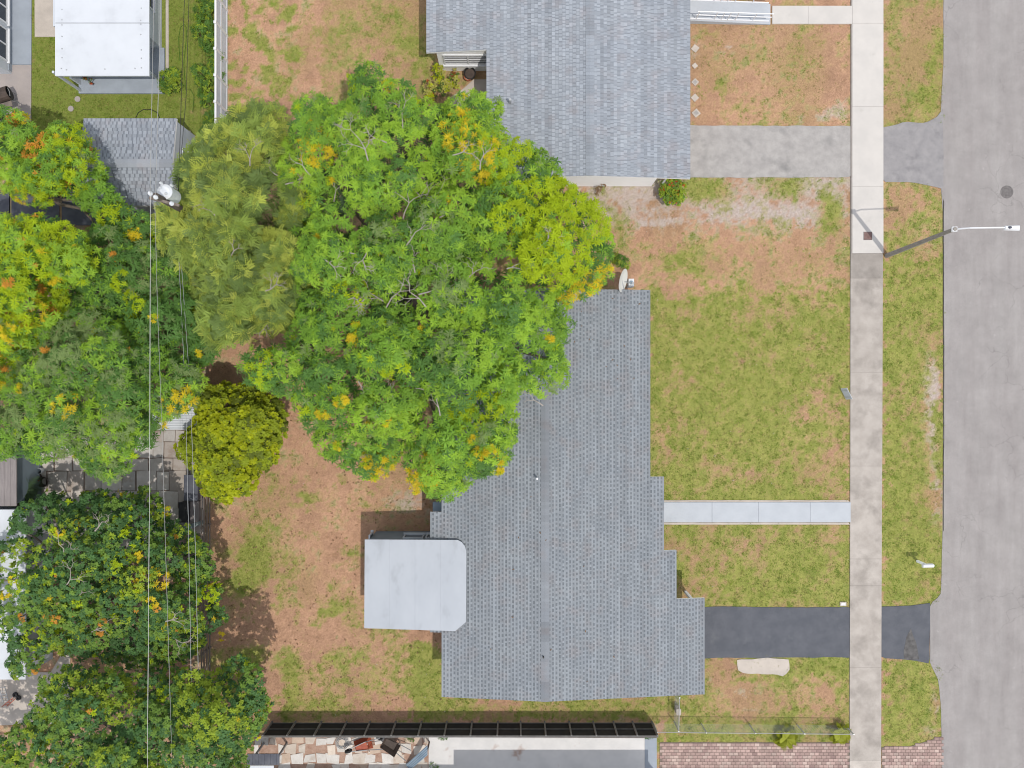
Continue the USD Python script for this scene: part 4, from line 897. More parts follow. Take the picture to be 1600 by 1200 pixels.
# satellite dish and the box beside it
sdz = thing('satellite_dish', 'white satellite dish at the north end of the main house', 'satellite dish')
cc = P(972, 438, 2.9); 
dv, df = lathe([(.001, 0), (.12, .006), (.24, .028), (.33, .06), (.335, .05), (.24, .012), (.12, -.012), (.001, -.018)], 28)
ax = np.array([.88, -.22, .42]); ax /= np.linalg.norm(ax); ux = np.cross(ax, [0, 0, 1.0]); ux /= np.linalg.norm(ux); uy = np.cross(ux, ax)
Rm = np.array([ux * 1.62, uy * 1.55, ax])
obj('reflector', (dv @ Rm + cc, df), 'dish_white', sdz, smooth=True)
obj('arm', tube([cc - uy * .3, cc + ax * .45 - uy * .25], .018, 6), 'galvanised', sdz); obj('receiver', box(cc + ax * .45 - uy * .25, (.1, .1, .1)), 'grey_metal', sdz)
ft = np.array([cc[0] + .22, yN - .2, 2.55]); obj('mast', tube([cc - ax * .02, (cc + ft) / 2 - [0, 0, .1], ft], .025, 8), 'galvanised', sdz)
eb = thing('electric_box', 'grey electrical box on the north end wall beside the dish', 'electrical box', (*P(986, 442, 1.6)[:2], 0))
obj('casing', box((0, 0, 1.4), (.25, .36, .6)), 'porcelain', eb); obj('conduit', tube([(0, 0, 0), (0, 0, 1.1)], .03, 8), 'galvanised', eb); obj('meter', lathe([(.001, 1.70), (.09, 1.70), (.085, 1.76), (.001, 1.775)], 14), 'blue_metal', eb)
# pots by the porch notch
pk = thing('plant_pot', 'black plant pot with reddish soil beside the louvred window', 'plant pot', (*P(734, 114, .4)[:2], 0))
obj('tub', lathe([(.001, 0), (.22, 0), (.30, .42), (.27, .42), (.24, .30), (.001, .30)], 20), 'black_rubber', pk); obj('soil', cyl((0, 0), .235, .29, .33, 16), 'dark_brown', pk)
pk = thing('plant_pot', 'orange terracotta pot in front of the black one', 'plant pot', (*P(731, 119.5, .3)[:2], 0))
obj('tub', lathe([(.001, 0), (.13, 0), (.18, .26), (.20, .26), (.20, .31), (.16, .31), (.15, .24), (.001, .24)], 18), 'terracotta', pk); obj('soil', cyl((0, 0), .14, .23, .26, 14), 'brown_earth', pk)
# left yard clutter
gr = thing('barrel_grill', 'dark barrel grill with a curved lid on the pink slab at the left edge', 'grill', (*G(21, 158), 0), .3)
th = np.linspace(0, math.pi, 9); half = [(.33 * math.cos(t), .33 * math.sin(t)) for t in th]
m = trimesh.creation.extrude_polygon(Polygon(half + [(.29 * math.cos(t), .29 * math.sin(t)) for t in th[::-1]]), .7, engine='earcut'); v = np.array(m.vertices)
obj('lid', (np.c_[v[:, 2] - .35, v[:, 0], v[:, 1] + .85], np.array(m.faces)), 'dark_brown', gr)
m = trimesh.creation.extrude_polygon(Polygon([(a, -b) for a, b in half]), .68, engine='earcut'); v = np.array(m.vertices)
obj('barrel', (np.c_[v[:, 2] - .34, v[:, 0], v[:, 1] + .848], np.array(m.faces)), 'black_rubber', gr)
for sx in (-.28, .28):
    for sy in (-.24, .24): obj('leg', bar((sx, sy, 0), (sx * .9, sy * .8, .68), .04), 'grey_metal', gr)
obj('handle', tube([(.37, -.2, .95), (.42, 0, .98), (.37, .2, .95)], .015, 6), 'galvanised', gr); obj('shelf', bb(-.3, .3, -.62, -.36, .80, .83), 'weathered_wood', gr)
tk = thing('storage_box', 'beige storage box with a domed lid east of the grey shed', 'storage box', (*G(294, 224), 0))
obj('body', bb(-.30, .30, -.42, .42, 0, .55), 'beige_plastic', tk)
obj('lid', hexa([(-.33, -.45, .551), (.33, -.45, .551), (.33, .45, .551), (-.33, .45, .551)], [(-.22, -.34, .68), (.22, -.34, .68), (.22, .34, .68), (-.22, .34, .68)]), 'beige_plastic', tk)
bt = thing('plastic_tub', 'bright blue plastic tub at the olive tree edge by the shed', 'tub', (*P(290, 263, 1.0)[:2], .3))
obj('basin', lathe([(.001, .4), (.26, .4), (.34, .68), (.31, .68), (.25, .47), (.001, .47)], 18), 'blue_plastic', bt); obj('stand', cyl((0, 0), .2, -.3, .399, 12), 'weathered_wood', bt)
hz = [(212, 184, .03), (216, 176, .03), (224, 171, .03), (236, 171, .03), (246, 176, .03), (250, 186, .03)]
solo('garden_hose', tube([P(*q) for q in hz], .018, 6), 'black_rubber', 'dark garden hose curving over the left lawn north of the grey shed', 'hose')
hz = [(281, 95, .03), (279, 60, .03), (282, 42, .03), (288, 38, .03), (292, 45, .03), (290, 70, .03), (287, 100, .03), (290, 140, .03), (298, 140, .03), (303, 150, .03), (301, 175, .03)]
solo('garden_hose', tube([P(*q) for q in hz], .016, 6), 'fern_green', 'looped green hose on the left lawn beside the white fence', 'hose')
for u0, v0, u1, v1, h, m, lb, nm in ((298, 740, 318, 778, .75, 'dark_panel', 'dark blue-grey cabinet lying by the rail fence on the back patio', 'cabinet'), (289, 782, 303, 812, .7, 'black_rubber', 'black cabinet below the blue-grey one on the back patio', 'cabinet'), (304, 782, 316, 812, .45, 'grey_board', 'grey box beside the black cabinet', 'cabinet')):
    p0, p1 = G(u0, v1), G(u1, v0); t_ = thing(nm, lb, 'cabinet')
    obj('body', bb(p0[0], p1[0], p0[1], p1[1], 0, h), m, t_)
    obj('top', bb(p0[0] - .02, p1[0] + .02, p0[1] - .02, p1[1] + .02, h + .001, h + .03), m, t_)
    obj('door', bb(p0[0] - .02, p0[0] - .002, p0[1] + .05, p1[1] - .05, .08, h - .06), m, t_)
bd = thing('teal_board', 'dull teal board propped across blocks south of the black cabinet', 'board')
q = [P(280, 824, .4), P(320, 812, .5), P(320, 818, .45), P(284, 831, .35)]
obj('sheet', hexa([x - [0, 0, .03] for x in q], q), 'teal_board', bd)
for u, v in ((288, 824), (314, 816)): c0 = G(u, v); obj('block', bb(c0[0] - .1, c0[0] + .1, c0[1] - .1, c0[1] + .1, 0, .3), 'pale_concrete', bd)
p0, p1 = G(266, 838), G(288, 800)
bk = thing('bucket', 'white bucket beside the junk on the back patio', 'bucket', (*G(66, 735), 0))
obj('pail', lathe([(.001, 0), (.13, 0), (.16, .34), (.145, .34), (.12, .03), (.001, .03)], 16), 'white_metal', bk); obj('handle', tube([(-.16, 0, .32), (-.1, .12, .38), (.1, .12, .38), (.16, 0, .32)], .007, 5), 'galvanised', bk)
bs = thing('basket', 'round dark brown basket on the back patio by the board roof', 'basket', (*G(71, 752), 0))
obj('bowl', lathe([(.001, 0), (.16, 0), (.26, .28), (.235, .28), (.15, .04), (.001, .04)], 16), 'dark_brown', bs)
for k in range(6): a_ = k * 1.05; obj('band', tube([(.17 * math.cos(a_), .17 * math.sin(a_), .0), (.265 * math.cos(a_), .265 * math.sin(a_), .28)], .012, 5), 'weathered_wood', bs)
jp = thing('scrap_heap', 'heap of brown scrap and poles beside the board roof', 'scrap heap')
q_ = random.Random(4)
for k in range(14):
    c0 = np.append(G(q_.uniform(50, 64), q_.uniform(728, 768)), q_.uniform(.08, .35)); a_ = q_.uniform(0, 3.1); l = q_.uniform(.15, .4)
    obj('scrap', bar(c0 - [math.cos(a_) * l, math.sin(a_) * l, .05], c0 + [math.cos(a_) * l, math.sin(a_) * l, .05], q_.uniform(.05, .16), q_.uniform(.04, .12)), q_.choice(['dark_brown', 'weathered_wood', 'black_rubber', 'rust_red']), jp)
obj('pole', tube([np.append(G(30, 780), .1), np.append(G(52, 728), 1.0)], .02, 6), 'galvanised', jp); obj('pole', tube([np.append(G(52, 745), .2), np.append(G(38, 732), .9)], .015, 6), 'grey_metal', jp)
ht = thing('hand_truck', 'red hand truck lying on the pale patio at the lower left', 'hand truck')
a, b = np.append(G(4, 1104), .12), np.append(G(13, 1102), .12)
for s, e in (((5, 1103), (27, 1086)), ((13, 1102), (30, 1088))): obj('side_rail', tube([np.append(G(*s), .12), np.append(G(*e), .3)], .018, 6), 'rust_red', ht)
for t in (.2, .5, .8): obj('rung', tube([np.append(G(5 + 22 * t, 1103 - 17 * t), .12 + .18 * t), np.append(G(13 + 17 * t, 1102 - 14 * t), .12 + .18 * t)], .015, 6), 'rust_red', ht)
for u, v in ((26, 1084), (31, 1089)): obj('wheel', tf(lathe([(.04, -.04), (.12, -.04), (.12, .04), (.04, .04)], 14), np.append(G(u, v), .12)), 'black_rubber', ht)
ld = thing('step_ladder', 'grey metal ladder frame on the pale patio beside the hand truck', 'ladder')
for u in (8, 17): obj('stile', tube([np.append(G(u - 2, 1097), .06), np.append(G(u, 1066), .5)], .022, 6), 'galvanised', ld)
for t in np.linspace(.1, .9, 5): obj('rung', tube([np.append(G(6 + 2 * t, 1097 - 31 * t), .06 + .44 * t), np.append(G(15 + 2 * t, 1097 - 31 * t), .06 + .44 * t)], .016, 6), 'galvanised', ld)
# south patio clutter
def barrow(label, loc, rz, tray_m, flip):
    w = thing('wheelbarrow', label, 'wheelbarrow', loc, rz)
    if flip: obj('tray', hexa([(-.42, -.33, .05), (.42, -.26, .12), (.42, .26, .12), (-.42, .33, .05)], [(-.25, -.18, .36), (.30, -.14, .40), (.30, .14, .40), (-.25, .18, .36)]), tray_m, w); zh = .42
    else:
        outer = hexa([(-.25, -.18, .26), (.30, -.14, .26), (.30, .14, .26), (-.25, .18, .26)], [(-.42, -.33, .58), (.42, -.26, .52), (.42, .26, .52), (-.42, .33, .58)])
        obj('tray', (outer[0], np.array([f for f in outer[1] if not set(f) <= {4, 5, 6, 7}])), tray_m, w); zh = .24
    for s in (-.2, .2): obj('handle', tube([(.62, s * .3, .2 if not flip else .46), (-.2, s, zh), (-1.0, s * 1.4, zh + .18)], .022, 6), 'grey_metal', w); obj('leg', tube([(-.3, s, zh), (-.38, s, 0 if not flip else .75)], .02, 6), 'grey_metal', w)
    wh = lathe([(.05, -.04), (.17, -.05), (.19, 0), (.17, .05), (.05, .04)], 16); v = wh[0][:, [0, 2, 1]] + [.66, 0, .19 if not flip else .47]
    obj('wheel', (v, wh[1][:, ::-1]), 'black_rubber', w)
barrow('upturned orange-red wheelbarrow on the broken south patio', (*G(568, 1161), .03), .25 + math.pi, 'rust_red', True)
barrow('dark wheelbarrow leaning by the black screen fence on the south patio', (*G(612, 1159), .03), -.5 + math.pi, 'dark_brown', False)
hc = [P(534 + (5 + .25 * k) * math.cos(k * .8), 1161 + (5 + .25 * k) * math.sin(k * .8), .05 + .004 * k) for k in range(26)]
solo('hose_coil', tube(hc, .018, 6), 'grey_metal', 'coiled grey hose on the south patio left of the orange wheelbarrow', 'hose')
ps = thing('corrugated_sheet', 'grey-blue corrugated sheet leaning by the white slab on the south patio', 'corrugated sheet')
c0, c1, c2, c3 = P(668, 1164, 1.0), P(668, 1180, .9), P(641, 1203, .1), P(634, 1195, .12)
n_ = 9; q = []
for k in range(n_):
    t = k / (n_ - 1); dz = np.array([0, 0, .03 if k % 2 else 0]); q += [c0 * (1 - t) + c1 * t + dz, c3 * (1 - t) + c2 * t + dz]
obj('sheet', (np.array(q), np.vstack([[(2*k, 2*k+1, 2*k+3), (2*k, 2*k+3, 2*k+2)] for k in range(n_ - 1)])), 'blue_metal', ps); obj('prop', bar((c0 + c1) / 2 * [1, 1, 0], (c0 + c1) / 2 - [0, 0, .02], .06), 'weathered_wood', ps)
aw = thing('awning', 'dark corrugated awning at the bottom beside the avocado tree', 'awning')
for k in range(11):
    p0, p1 = P(386 + k * 4.6, 1195, 2.1), P(386 + k * 4.6 + 4.4, 1178, 2.1); obj('rib', bb(p0[0], p1[0], p0[1], p1[1], 2.05, 2.1 + .02 * (k % 2)), 'dark_panel', aw)
p0, p1 = P(386, 1215, 2.0), P(428, 1196, 2.0); obj('front_panel', bb(p0[0], p1[0], p0[1], p1[1], 1.98, 2.02), 'white_roof', aw)
for u in (392, 430): c0 = P(u, 1190, 2.0); obj('post', bb(c0[0] - .04, c0[0] + .04, c0[1] - .04, c0[1] + .04, 0, 2.04), 'grey_metal', aw)

# ------------------------------------------------------------------ trees
MANGO = [('leaf_rosette', rosette(14, .25, .034, .5, 1), 'mango_mid'), ('leaf_rosette', rosette(14, .25, .034, .5, 2), 'mango_bright'), ('leaf_rosette', rosette(13, .27, .038, .6, 3), 'mango_dark'),
         ('leaf_rosette', rosette(14, .24, .034, .45, 4), 'mango_lime'), ('leaf_rosette', rosette(13, .21, .034, .35, 5), 'mango_gold'), ('leaf_rosette', rosette(12, .20, .034, .35, 6), 'mango_orange'), ('leaf_rosette', rosette(14, .24, .030, .45, 7), 'mango_grey')]
FEATHER = [('leaf_spray', spray(5, .40, 1), 'feather_olive'), ('leaf_spray', spray(5, .42, 2), 'feather_yellow'), ('leaf_spray', spray(5, .40, 3), 'feather_dark')]
AVO = [('leaf_rosette', rosette(10, .18, .060, .4, 11), 'avo_mid'), ('leaf_rosette', rosette(10, .19, .064, .5, 12), 'avo_dark'), ('leaf_rosette', rosette(10, .17, .058, .3, 13), 'avo_bright'),
       ('leaf_rosette', rosette(10, .16, .05, .3, 14), 'mango_lime'), ('leaf_rosette', rosette(9, .15, .05, .3, 15), 'mango_gold'), ('leaf_rosette', rosette(8, .13, .045, .3, 16), 'mango_orange')]
SMALL = [('leaf_rosette', rosette(12, .13, .055, .3, 21), 'small_olive'), ('leaf_rosette', rosette(12, .13, .055, .2, 22), 'small_yellow'), ('leaf_rosette', rosette(12, .13, .055, .4, 23), 'small_dark')]
def dome_points(q, c, r, h, n):
    """points on the upper side of a flattened dome, with the way each one faces"""
    d = q.normal(size=(n, 3)); d /= np.linalg.norm(d, axis=1, keepdims=True)
    d[:, 2] = np.where(d[:, 2] < -.25, -d[:, 2], d[:, 2])
    k = q.uniform(.80, 1.06, (n, 1))
    p = c + d * np.array([r, r, h]) * k
    nn = d * np.array([1, 1, r / h]) + np.array([0, 0, .8]) + q.normal(0, .16, (n, 3)); nn[:, 2] = np.maximum(nn[:, 2], .05)
    return p, nn, k[:, 0]
def limb(a, b, r0, r1, seed, sag=.5):
    q = np.random.default_rng(seed); a, b = np.asarray(a, float), np.asarray(b, float)
    t = np.linspace(0, 1, 6)[:, None]; w = q.normal(0, .07, (6, 3)) * np.linalg.norm(b - a) * np.sin(t * np.pi) * .5
    p = a + (b - a) * t + w; p[:, 2] -= sag * np.sin(t[:, 0] * np.pi) * .5
    return tube(p, np.linspace(r0, r1, 6), 7)
def tree(name, label, outline, trunk, zlow, ztop, protos, weights, seed, cr=(.5, .85), roll=2.6, lobe=1.75, lobe_h=2.9, gap=.33, dens=18, spots=(), sc=(.55, 1.25), group=None, fill=9, holes=(), twigs=(), trunk_r=.22, dark=None, limit=.6, trunk_z=.45):
    q = np.random.default_rng(seed); rr = random.Random(seed)
    root = thing(name, label, 'tree', group=group)
    poly = Polygon(outline).buffer(0)
    for h in holes: poly = poly.difference(Polygon(h))
    u0, v0, u1, v1 = poly.bounds; zm = .5 * (zlow + ztop); pm = PXM / (1 - zm / H)        # pixels per metre in the crown
    lobes = []
    for _ in range(4000):
        u, v = rr.uniform(u0, u1), rr.uniform(v0, v1)
        if poly.contains(Point(u, v)) and all((u - a)**2 + (v - b)**2 > (lobe * 1.35 * pm)**2 for a, b in lobes): lobes.append((u, v))
    L = np.array(lobes); lz = q.uniform(-.5, .5, len(L)); lt = q.random(len(L))
    cl = []; grid = []
    for _ in range(26000):
        u, v = rr.uniform(u0, u1), rr.uniform(v0, v1); pt = Point(u, v)
        if not poly.contains(pt): continue
        d = poly.exterior.distance(pt) / pm
        r = min(rr.uniform(*cr), max(.28, d * 1.15))
        if d < limit * r: continue
        if any((u - a)**2 + (v - b)**2 < (.78 * (r + c) * .5 * pm * 1.15)**2 for a, b, c, *_ in cl): continue
        dl = np.hypot(L[:, 0] - u, L[:, 1] - v) / pm; k = int(dl.argmin()); s2 = np.partition(dl, 1)[1] if len(dl) > 1 else 9
        nz = meshkit.noise(np.array([u / 60.0, v / 60.0, seed * 2.3]))
        edge = min(d / roll, 1); z = zlow + (ztop - zlow) * math.sqrt(1 - (1 - edge)**2) + lz[k] * (.3 + .7 * edge) + lobe_h * (1 - min(1.4, dl[k] / lobe)**2) * .8 * (.15 + .85 * edge) + (nz - .5) * .8
        crev = (s2 - dl[k]) / lobe                       # near zero between two lobes
        if d > .6 and crev < .40 and nz < gap + .40: continue
        if d > .8 and nz < gap - .08: continue
        cl.append((u, v, r, z, lt[k], crev, k))
    P_, N_, I_, S_, = [], [], [], []
    np_ = len(weights)
    for u, v, r, z, tone, crev, k in cl:
        n = max(8, int(dens * 2 * math.pi * r * r)); c = P(u, v, z)
        p, nn, kk = dome_points(q, c, r, r * .62, n)
        w = np.array(weights, float)
        w = w * np.array([1 + 1.6 * (tone - .5) * t for t in ([0, 1, -1] + [0] * (np_ - 3))])
        hit = [s for s in spots if s[2] > 16 and (u - s[0])**2 + (v - s[1])**2 < s[2]**2]
        if hit:
            w = w * .15; w[hit[0][3]] += 2.5 * (hit[0][4] if len(hit[0]) > 4 else 1)
        w = np.maximum(w, 0); w0 = np.array(weights, float); lead = q.choice(np_, p=w / w.sum()) if not hit else hit[0][3]; w = w if not (hit and lead in (4, 5)) else w0 + np.eye(np_)[3] * 3; w = w / w.sum() * .4; w[lead] += .6 if not (hit and lead in (4, 5)) else .35; idx = q.choice(np_, n, p=w / w.sum())
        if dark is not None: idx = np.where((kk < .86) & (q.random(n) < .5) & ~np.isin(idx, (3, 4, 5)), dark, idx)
        P_.append(p); N_.append(nn); I_.append(idx); S_.append(q.uniform(sc[0], sc[1], n))
    # spots that are smaller than a clump get their own tight bunch
    for s in spots:
        if s[2] <= 16:
            near = min(cl, key=lambda c: (c[0] - s[0])**2 + (c[1] - s[1])**2); r = max(.09, s[2] / pm * .8)
            n = int(22 * 2 * r * r * math.pi) + 3
            p, nn, kk = dome_points(q, P(s[0], s[1], near[3] + .30 * near[2] + .2), r, r * .5, n)
            P_.append(p); N_.append(nn); I_.append(q.choice([s[3], 3 if s[3] == 4 else s[3]], n, p=[.8, .2])); S_.append(q.uniform(.6, .9, n))
    # the shaded inside of the crown
    area = poly.area / pm**2; n = int(area * fill); pts_ = []
    inner = poly.buffer(-.35 * pm)
    while len(pts_) < n:
        u, v = rr.uniform(u0, u1), rr.uniform(v0, v1)
        if inner.contains(Point(u, v)):
            e = min(inner.exterior.distance(Point(u, v)) / pm / roll, 1); z1 = zlow + (ztop - zlow) * math.sqrt(1 - (1 - e)**2)
            pts_.append(P(u, v, max(.5, z1 - rr.uniform(1.3, 3.0))))
    P_.append(np.array(pts_)); nn = q.normal(0, .4, (n, 3)); nn[:, 2] = 1; N_.append(nn)
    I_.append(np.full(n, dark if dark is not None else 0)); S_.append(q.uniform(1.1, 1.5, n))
    P_ = np.vstack(P_)
    instancer(root, 'crown', protos, P_, np.vstack(N_), q.uniform(0, 6.28, len(P_)), np.concatenate(S_), np.concatenate(I_))
    tb = np.append(G(*trunk), 0.0); th = np.append(tb[:2] + q.normal(0, .2, 2), zlow * trunk_z + .8)
    tk = obj('trunk', tube([tb - [0, 0, .1], tb + [0, 0, .15], (tb + th) / 2 + np.append(q.normal(0, .08, 2), 0), th], [trunk_r * 1.5, trunk_r * 1.1, trunk_r, trunk_r * .85], 10), 'bark', root)
    pick = sorted(cl, key=lambda c: rr.random())
    got = []
    for u, v, r, z, *_ in pick:
        if len(got) > 16: break
        e = P(u, v, z - .25)
        if all(np.linalg.norm(e - g) > 1.5 for g in got):
            got.append(e); obj('limb', limb(th - [0, 0, .15], e, trunk_r * .5, .03, seed + len(got), sag=-.5), 'bark', root)
    for k, (u, v, l, a) in enumerate(twigs):
        near = min(cl, key=lambda c: (c[0] - u)**2 + (c[1] - v)**2); o = P(u, v, near[3] + .5); m_ = []
        def grow(p, a, l, r, dep):
            e = p + np.array([math.cos(a) * l, math.sin(a) * l, l * rr.uniform(.05, .4)]); mid = (p + e) / 2 + q.normal(0, l * .06, 3)
            m_.append(tube([p, mid, e], [r, r * .8, r * .55], 5))
            if dep:
                for s in (-1, 1, 1.8)[:2 + (rr.random() < .4)]: grow(e if rr.random() < .7 else mid, a + s * rr.uniform(.35, .8), l * rr.uniform(.5, .8), r * .6, dep - 1)
        grow(o - [math.cos(a) * l * .4, math.sin(a) * l * .4, .15], a, l, .028, 3)
        obj('bare_branch', cat(*m_), 'twig', root)
    return root, cl
BIG = [(365, 572), (378, 552), (405, 545), (420, 528), (448, 520), (470, 480), (440, 420), (455, 360), (480, 330), (440, 290), (430, 235), (455, 205), (462, 160), (480, 145), (515, 150), (530, 168), (548, 150), (540, 112), (560, 95), (583, 96), (605, 120), (640, 130), (655, 158), (690, 165), (715, 150), (742, 146), (770, 148), (788, 165), (776, 190), (792, 214), (838, 226), (868, 252), (880, 284), (902, 292), (936, 315), (952, 345), (958, 380), (951, 408), (960, 430), (940, 450), (905, 470), (886, 484), (896, 512), (880, 540), (889, 580), (884, 605), (850, 622), (815, 607), (806, 628), (808, 668), (801, 712), (785, 735), (742, 747), (720, 766), (700, 783), (664, 775), (640, 745), (626, 702), (609, 742), (574, 750), (554, 735), (514, 722), (490, 692), (470, 652), (450, 620), (420, 614), (385, 596)]
gold = [(565, 155, 9, 4), (605, 134, 11, 4), (500, 243, 17, 4), (745, 232, 20, 4, .8), (772, 226, 12, 4), (707, 238, 9, 4), (555, 530, 13, 4), (556, 508, 6, 4), (505, 645, 13, 4), (534, 627, 13, 4), (574, 668, 9, 4), (600, 656, 12, 4), (618, 677, 8, 4), (590, 736, 19, 4), (574, 722, 11, 4), (572, 714, 7, 4), (618, 708, 10, 4), (653, 745, 18, 4), (668, 718, 12, 4), (677, 748, 12, 4), (648, 764, 10, 4), (747, 710, 12, 4), (766, 705, 12, 4), (782, 718, 13, 4), (785, 692, 11, 4), (738, 688, 6, 4), (780, 735, 7, 4), (529, 697, 8, 4), (905, 460, 22, 4, .7), (940, 425, 20, 4, .9), (860, 528, 8, 4), (726, 266, 6, 4), (757, 280, 8, 4), (608, 357, 6, 4), (660, 515, 6, 4), (498, 372, 5, 4), (704, 312, 6, 4), (480, 190, 7, 4), (515, 283, 6, 4), (716, 750, 6, 4)]
lime = [(885, 340, 66, 3, 1.2), (850, 395, 52, 3, 1.0), (905, 425, 34, 3, 1.2), (740, 640, 30, 3, .9), (725, 655, 22, 3, .9), (700, 300, 40, 1, .6), (820, 330, 40, 3, .3), (780, 250, 26, 3, .4), (560, 200, 26, 1, .7)]
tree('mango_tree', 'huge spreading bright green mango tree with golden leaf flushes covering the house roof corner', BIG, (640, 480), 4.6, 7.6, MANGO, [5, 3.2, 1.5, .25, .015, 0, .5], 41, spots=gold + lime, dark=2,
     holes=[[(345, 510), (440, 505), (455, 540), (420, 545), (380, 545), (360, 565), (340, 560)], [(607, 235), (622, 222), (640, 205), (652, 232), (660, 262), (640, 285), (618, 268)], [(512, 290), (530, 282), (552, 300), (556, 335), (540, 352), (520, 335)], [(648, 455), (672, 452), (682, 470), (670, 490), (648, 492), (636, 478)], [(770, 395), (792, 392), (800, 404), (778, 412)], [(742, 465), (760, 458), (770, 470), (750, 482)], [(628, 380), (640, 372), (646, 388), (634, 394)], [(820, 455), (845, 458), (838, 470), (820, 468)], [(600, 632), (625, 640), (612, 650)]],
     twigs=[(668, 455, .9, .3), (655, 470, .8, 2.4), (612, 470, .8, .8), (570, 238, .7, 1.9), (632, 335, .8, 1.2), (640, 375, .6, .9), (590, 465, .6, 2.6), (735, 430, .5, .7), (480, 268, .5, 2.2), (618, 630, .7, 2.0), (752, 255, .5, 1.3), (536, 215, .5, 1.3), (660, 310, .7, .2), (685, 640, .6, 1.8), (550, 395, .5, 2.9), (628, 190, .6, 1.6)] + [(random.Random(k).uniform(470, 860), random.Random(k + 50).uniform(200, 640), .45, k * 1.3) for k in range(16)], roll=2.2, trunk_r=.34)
tree('olive_tree', 'feathery dull olive-yellow tree between the utility pole and the big mango', [(345, 195), (372, 172), (402, 165), (440, 178), (455, 230), (462, 262), (512, 268), (500, 300), (472, 330), (492, 360), (502, 395), (502, 430), (482, 470), (462, 500), (440, 512), (402, 510), (380, 528), (350, 532), (335, 545), (312, 505), (318, 470), (302, 440), (278, 410), (252, 380), (248, 340), (262, 318), (284, 300), (282, 262), (300, 238), (320, 212)],
     (380, 420), 4.2, 6.8, FEATHER, [4, 3, 2.0], 43, cr=(.3, .6), dens=15, gap=.38, dark=2, lobe=1.1, lobe_h=2.0, limit=.25, sc=(.6, 1.3), roll=2.0, fill=7, twigs=[(432, 272, .5, 2.6), (452, 285, .5, .2), (415, 505, .4, 4.5), (360, 400, .4, 1.0), (390, 250, .5, 1.4), (330, 330, .4, 2.2), (420, 450, .5, .5)])
tree('yellow_mango_tree', 'lime-green mango tree with yellow and orange tips at the left edge above the carport roof', [(0, 300), (0, 235), (22, 238), (48, 205), (72, 205), (92, 188), (118, 200), (132, 196), (145, 235), (165, 262), (178, 300), (196, 320), (232, 335), (258, 372), (240, 398), (196, 392), (170, 360), (140, 330), (120, 312), (92, 300), (72, 325), (40, 320), (20, 308)],
     (60, 290), 2.2, 4.4, MANGO, [1.6, 2.2, .8, 4.2, .25, .06, .2], 45, spots=[(24, 190, 8, 5), (128, 235, 9, 4), (140, 232, 6, 5), (155, 300, 40, 0, 1), (215, 350, 30, 2, .6), (210, 365, 12, 4)], dark=2, roll=1.4, lobe=1.0, fill=8)
tree('dark_mango_tree', 'small dark green tree at the left edge north of the lime-green mango', [(-40, 165), (10, 168), (40, 180), (58, 208), (40, 232), (20, 250), (-40, 260)], (5, 220), 3.0, 4.6, MANGO, [3, 1, 2.5, .4, .1, .25, .2], 46, spots=[(18, 187, 8, 5), (24, 180, 5, 5)], dark=2, roll=1.2, lobe=.9, fill=8)
tree('orange_mango_tree', 'mango tree at the left edge glowing lime, yellow and orange below the carport roof', [(-70, 330), (20, 338), (62, 335), (102, 350), (140, 375), (158, 402), (150, 440), (104, 450), (106, 480), (92, 512), (50, 540), (22, 590), (-70, 610)],
     (20, 450), 4.2, 6.4, MANGO, [1.2, 2.4, .5, 4.6, .35, .12, .5], 47, spots=[(80, 485, 16, 5), (66, 452, 9, 5), (50, 470, 20, 4, .6), (12, 440, 9, 5), (8, 490, 9, 5), (10, 520, 16, 4), (5, 577, 9, 5), (84, 434, 12, 4), (80, 420, 6, 5), (30, 500, 26, 3), (62, 505, 8, 4), (45, 480, 6, 5), (10, 550, 12, 4)], dark=2, roll=1.8, lobe=1.1, fill=8)
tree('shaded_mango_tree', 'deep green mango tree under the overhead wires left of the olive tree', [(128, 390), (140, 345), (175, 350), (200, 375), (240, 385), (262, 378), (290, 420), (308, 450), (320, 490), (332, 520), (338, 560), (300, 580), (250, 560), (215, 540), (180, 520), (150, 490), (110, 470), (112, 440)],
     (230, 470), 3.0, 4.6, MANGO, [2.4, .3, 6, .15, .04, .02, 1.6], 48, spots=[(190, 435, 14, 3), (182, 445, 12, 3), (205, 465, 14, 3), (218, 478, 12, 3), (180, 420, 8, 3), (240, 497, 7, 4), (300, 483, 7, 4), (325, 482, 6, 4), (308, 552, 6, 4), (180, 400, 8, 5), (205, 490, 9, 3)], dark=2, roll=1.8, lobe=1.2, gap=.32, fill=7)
tree('grey_green_mango_tree', 'grey-green mango tree over the back patio at the left edge', [(-60, 600), (20, 575), (45, 525), (85, 485), (118, 462), (150, 470), (190, 495), (225, 525), (262, 548), (300, 565), (326, 600), (310, 625), (292, 640), (260, 655), (248, 690), (216, 702), (202, 735), (178, 755), (150, 752), (128, 725), (116, 708), (60, 722), (40, 710), (-60, 722)],
     (120, 640), 3.8, 6.0, MANGO, [3.5, 1.4, 2.0, .1, .03, .03, 3.2], 49, spots=[(150, 520, 8, 4), (30, 607, 7, 4), (70, 545, 7, 5), (60, 535, 8, 5), (120, 530, 30, 6), (80, 565, 30, 6), (3, 605, 8, 4), (184, 455, 8, 4)], dark=2, roll=2.0, lobe=1.2, gap=.28, fill=8,
     holes=[[(148, 660), (166, 648), (172, 675), (155, 690), (140, 682)]])
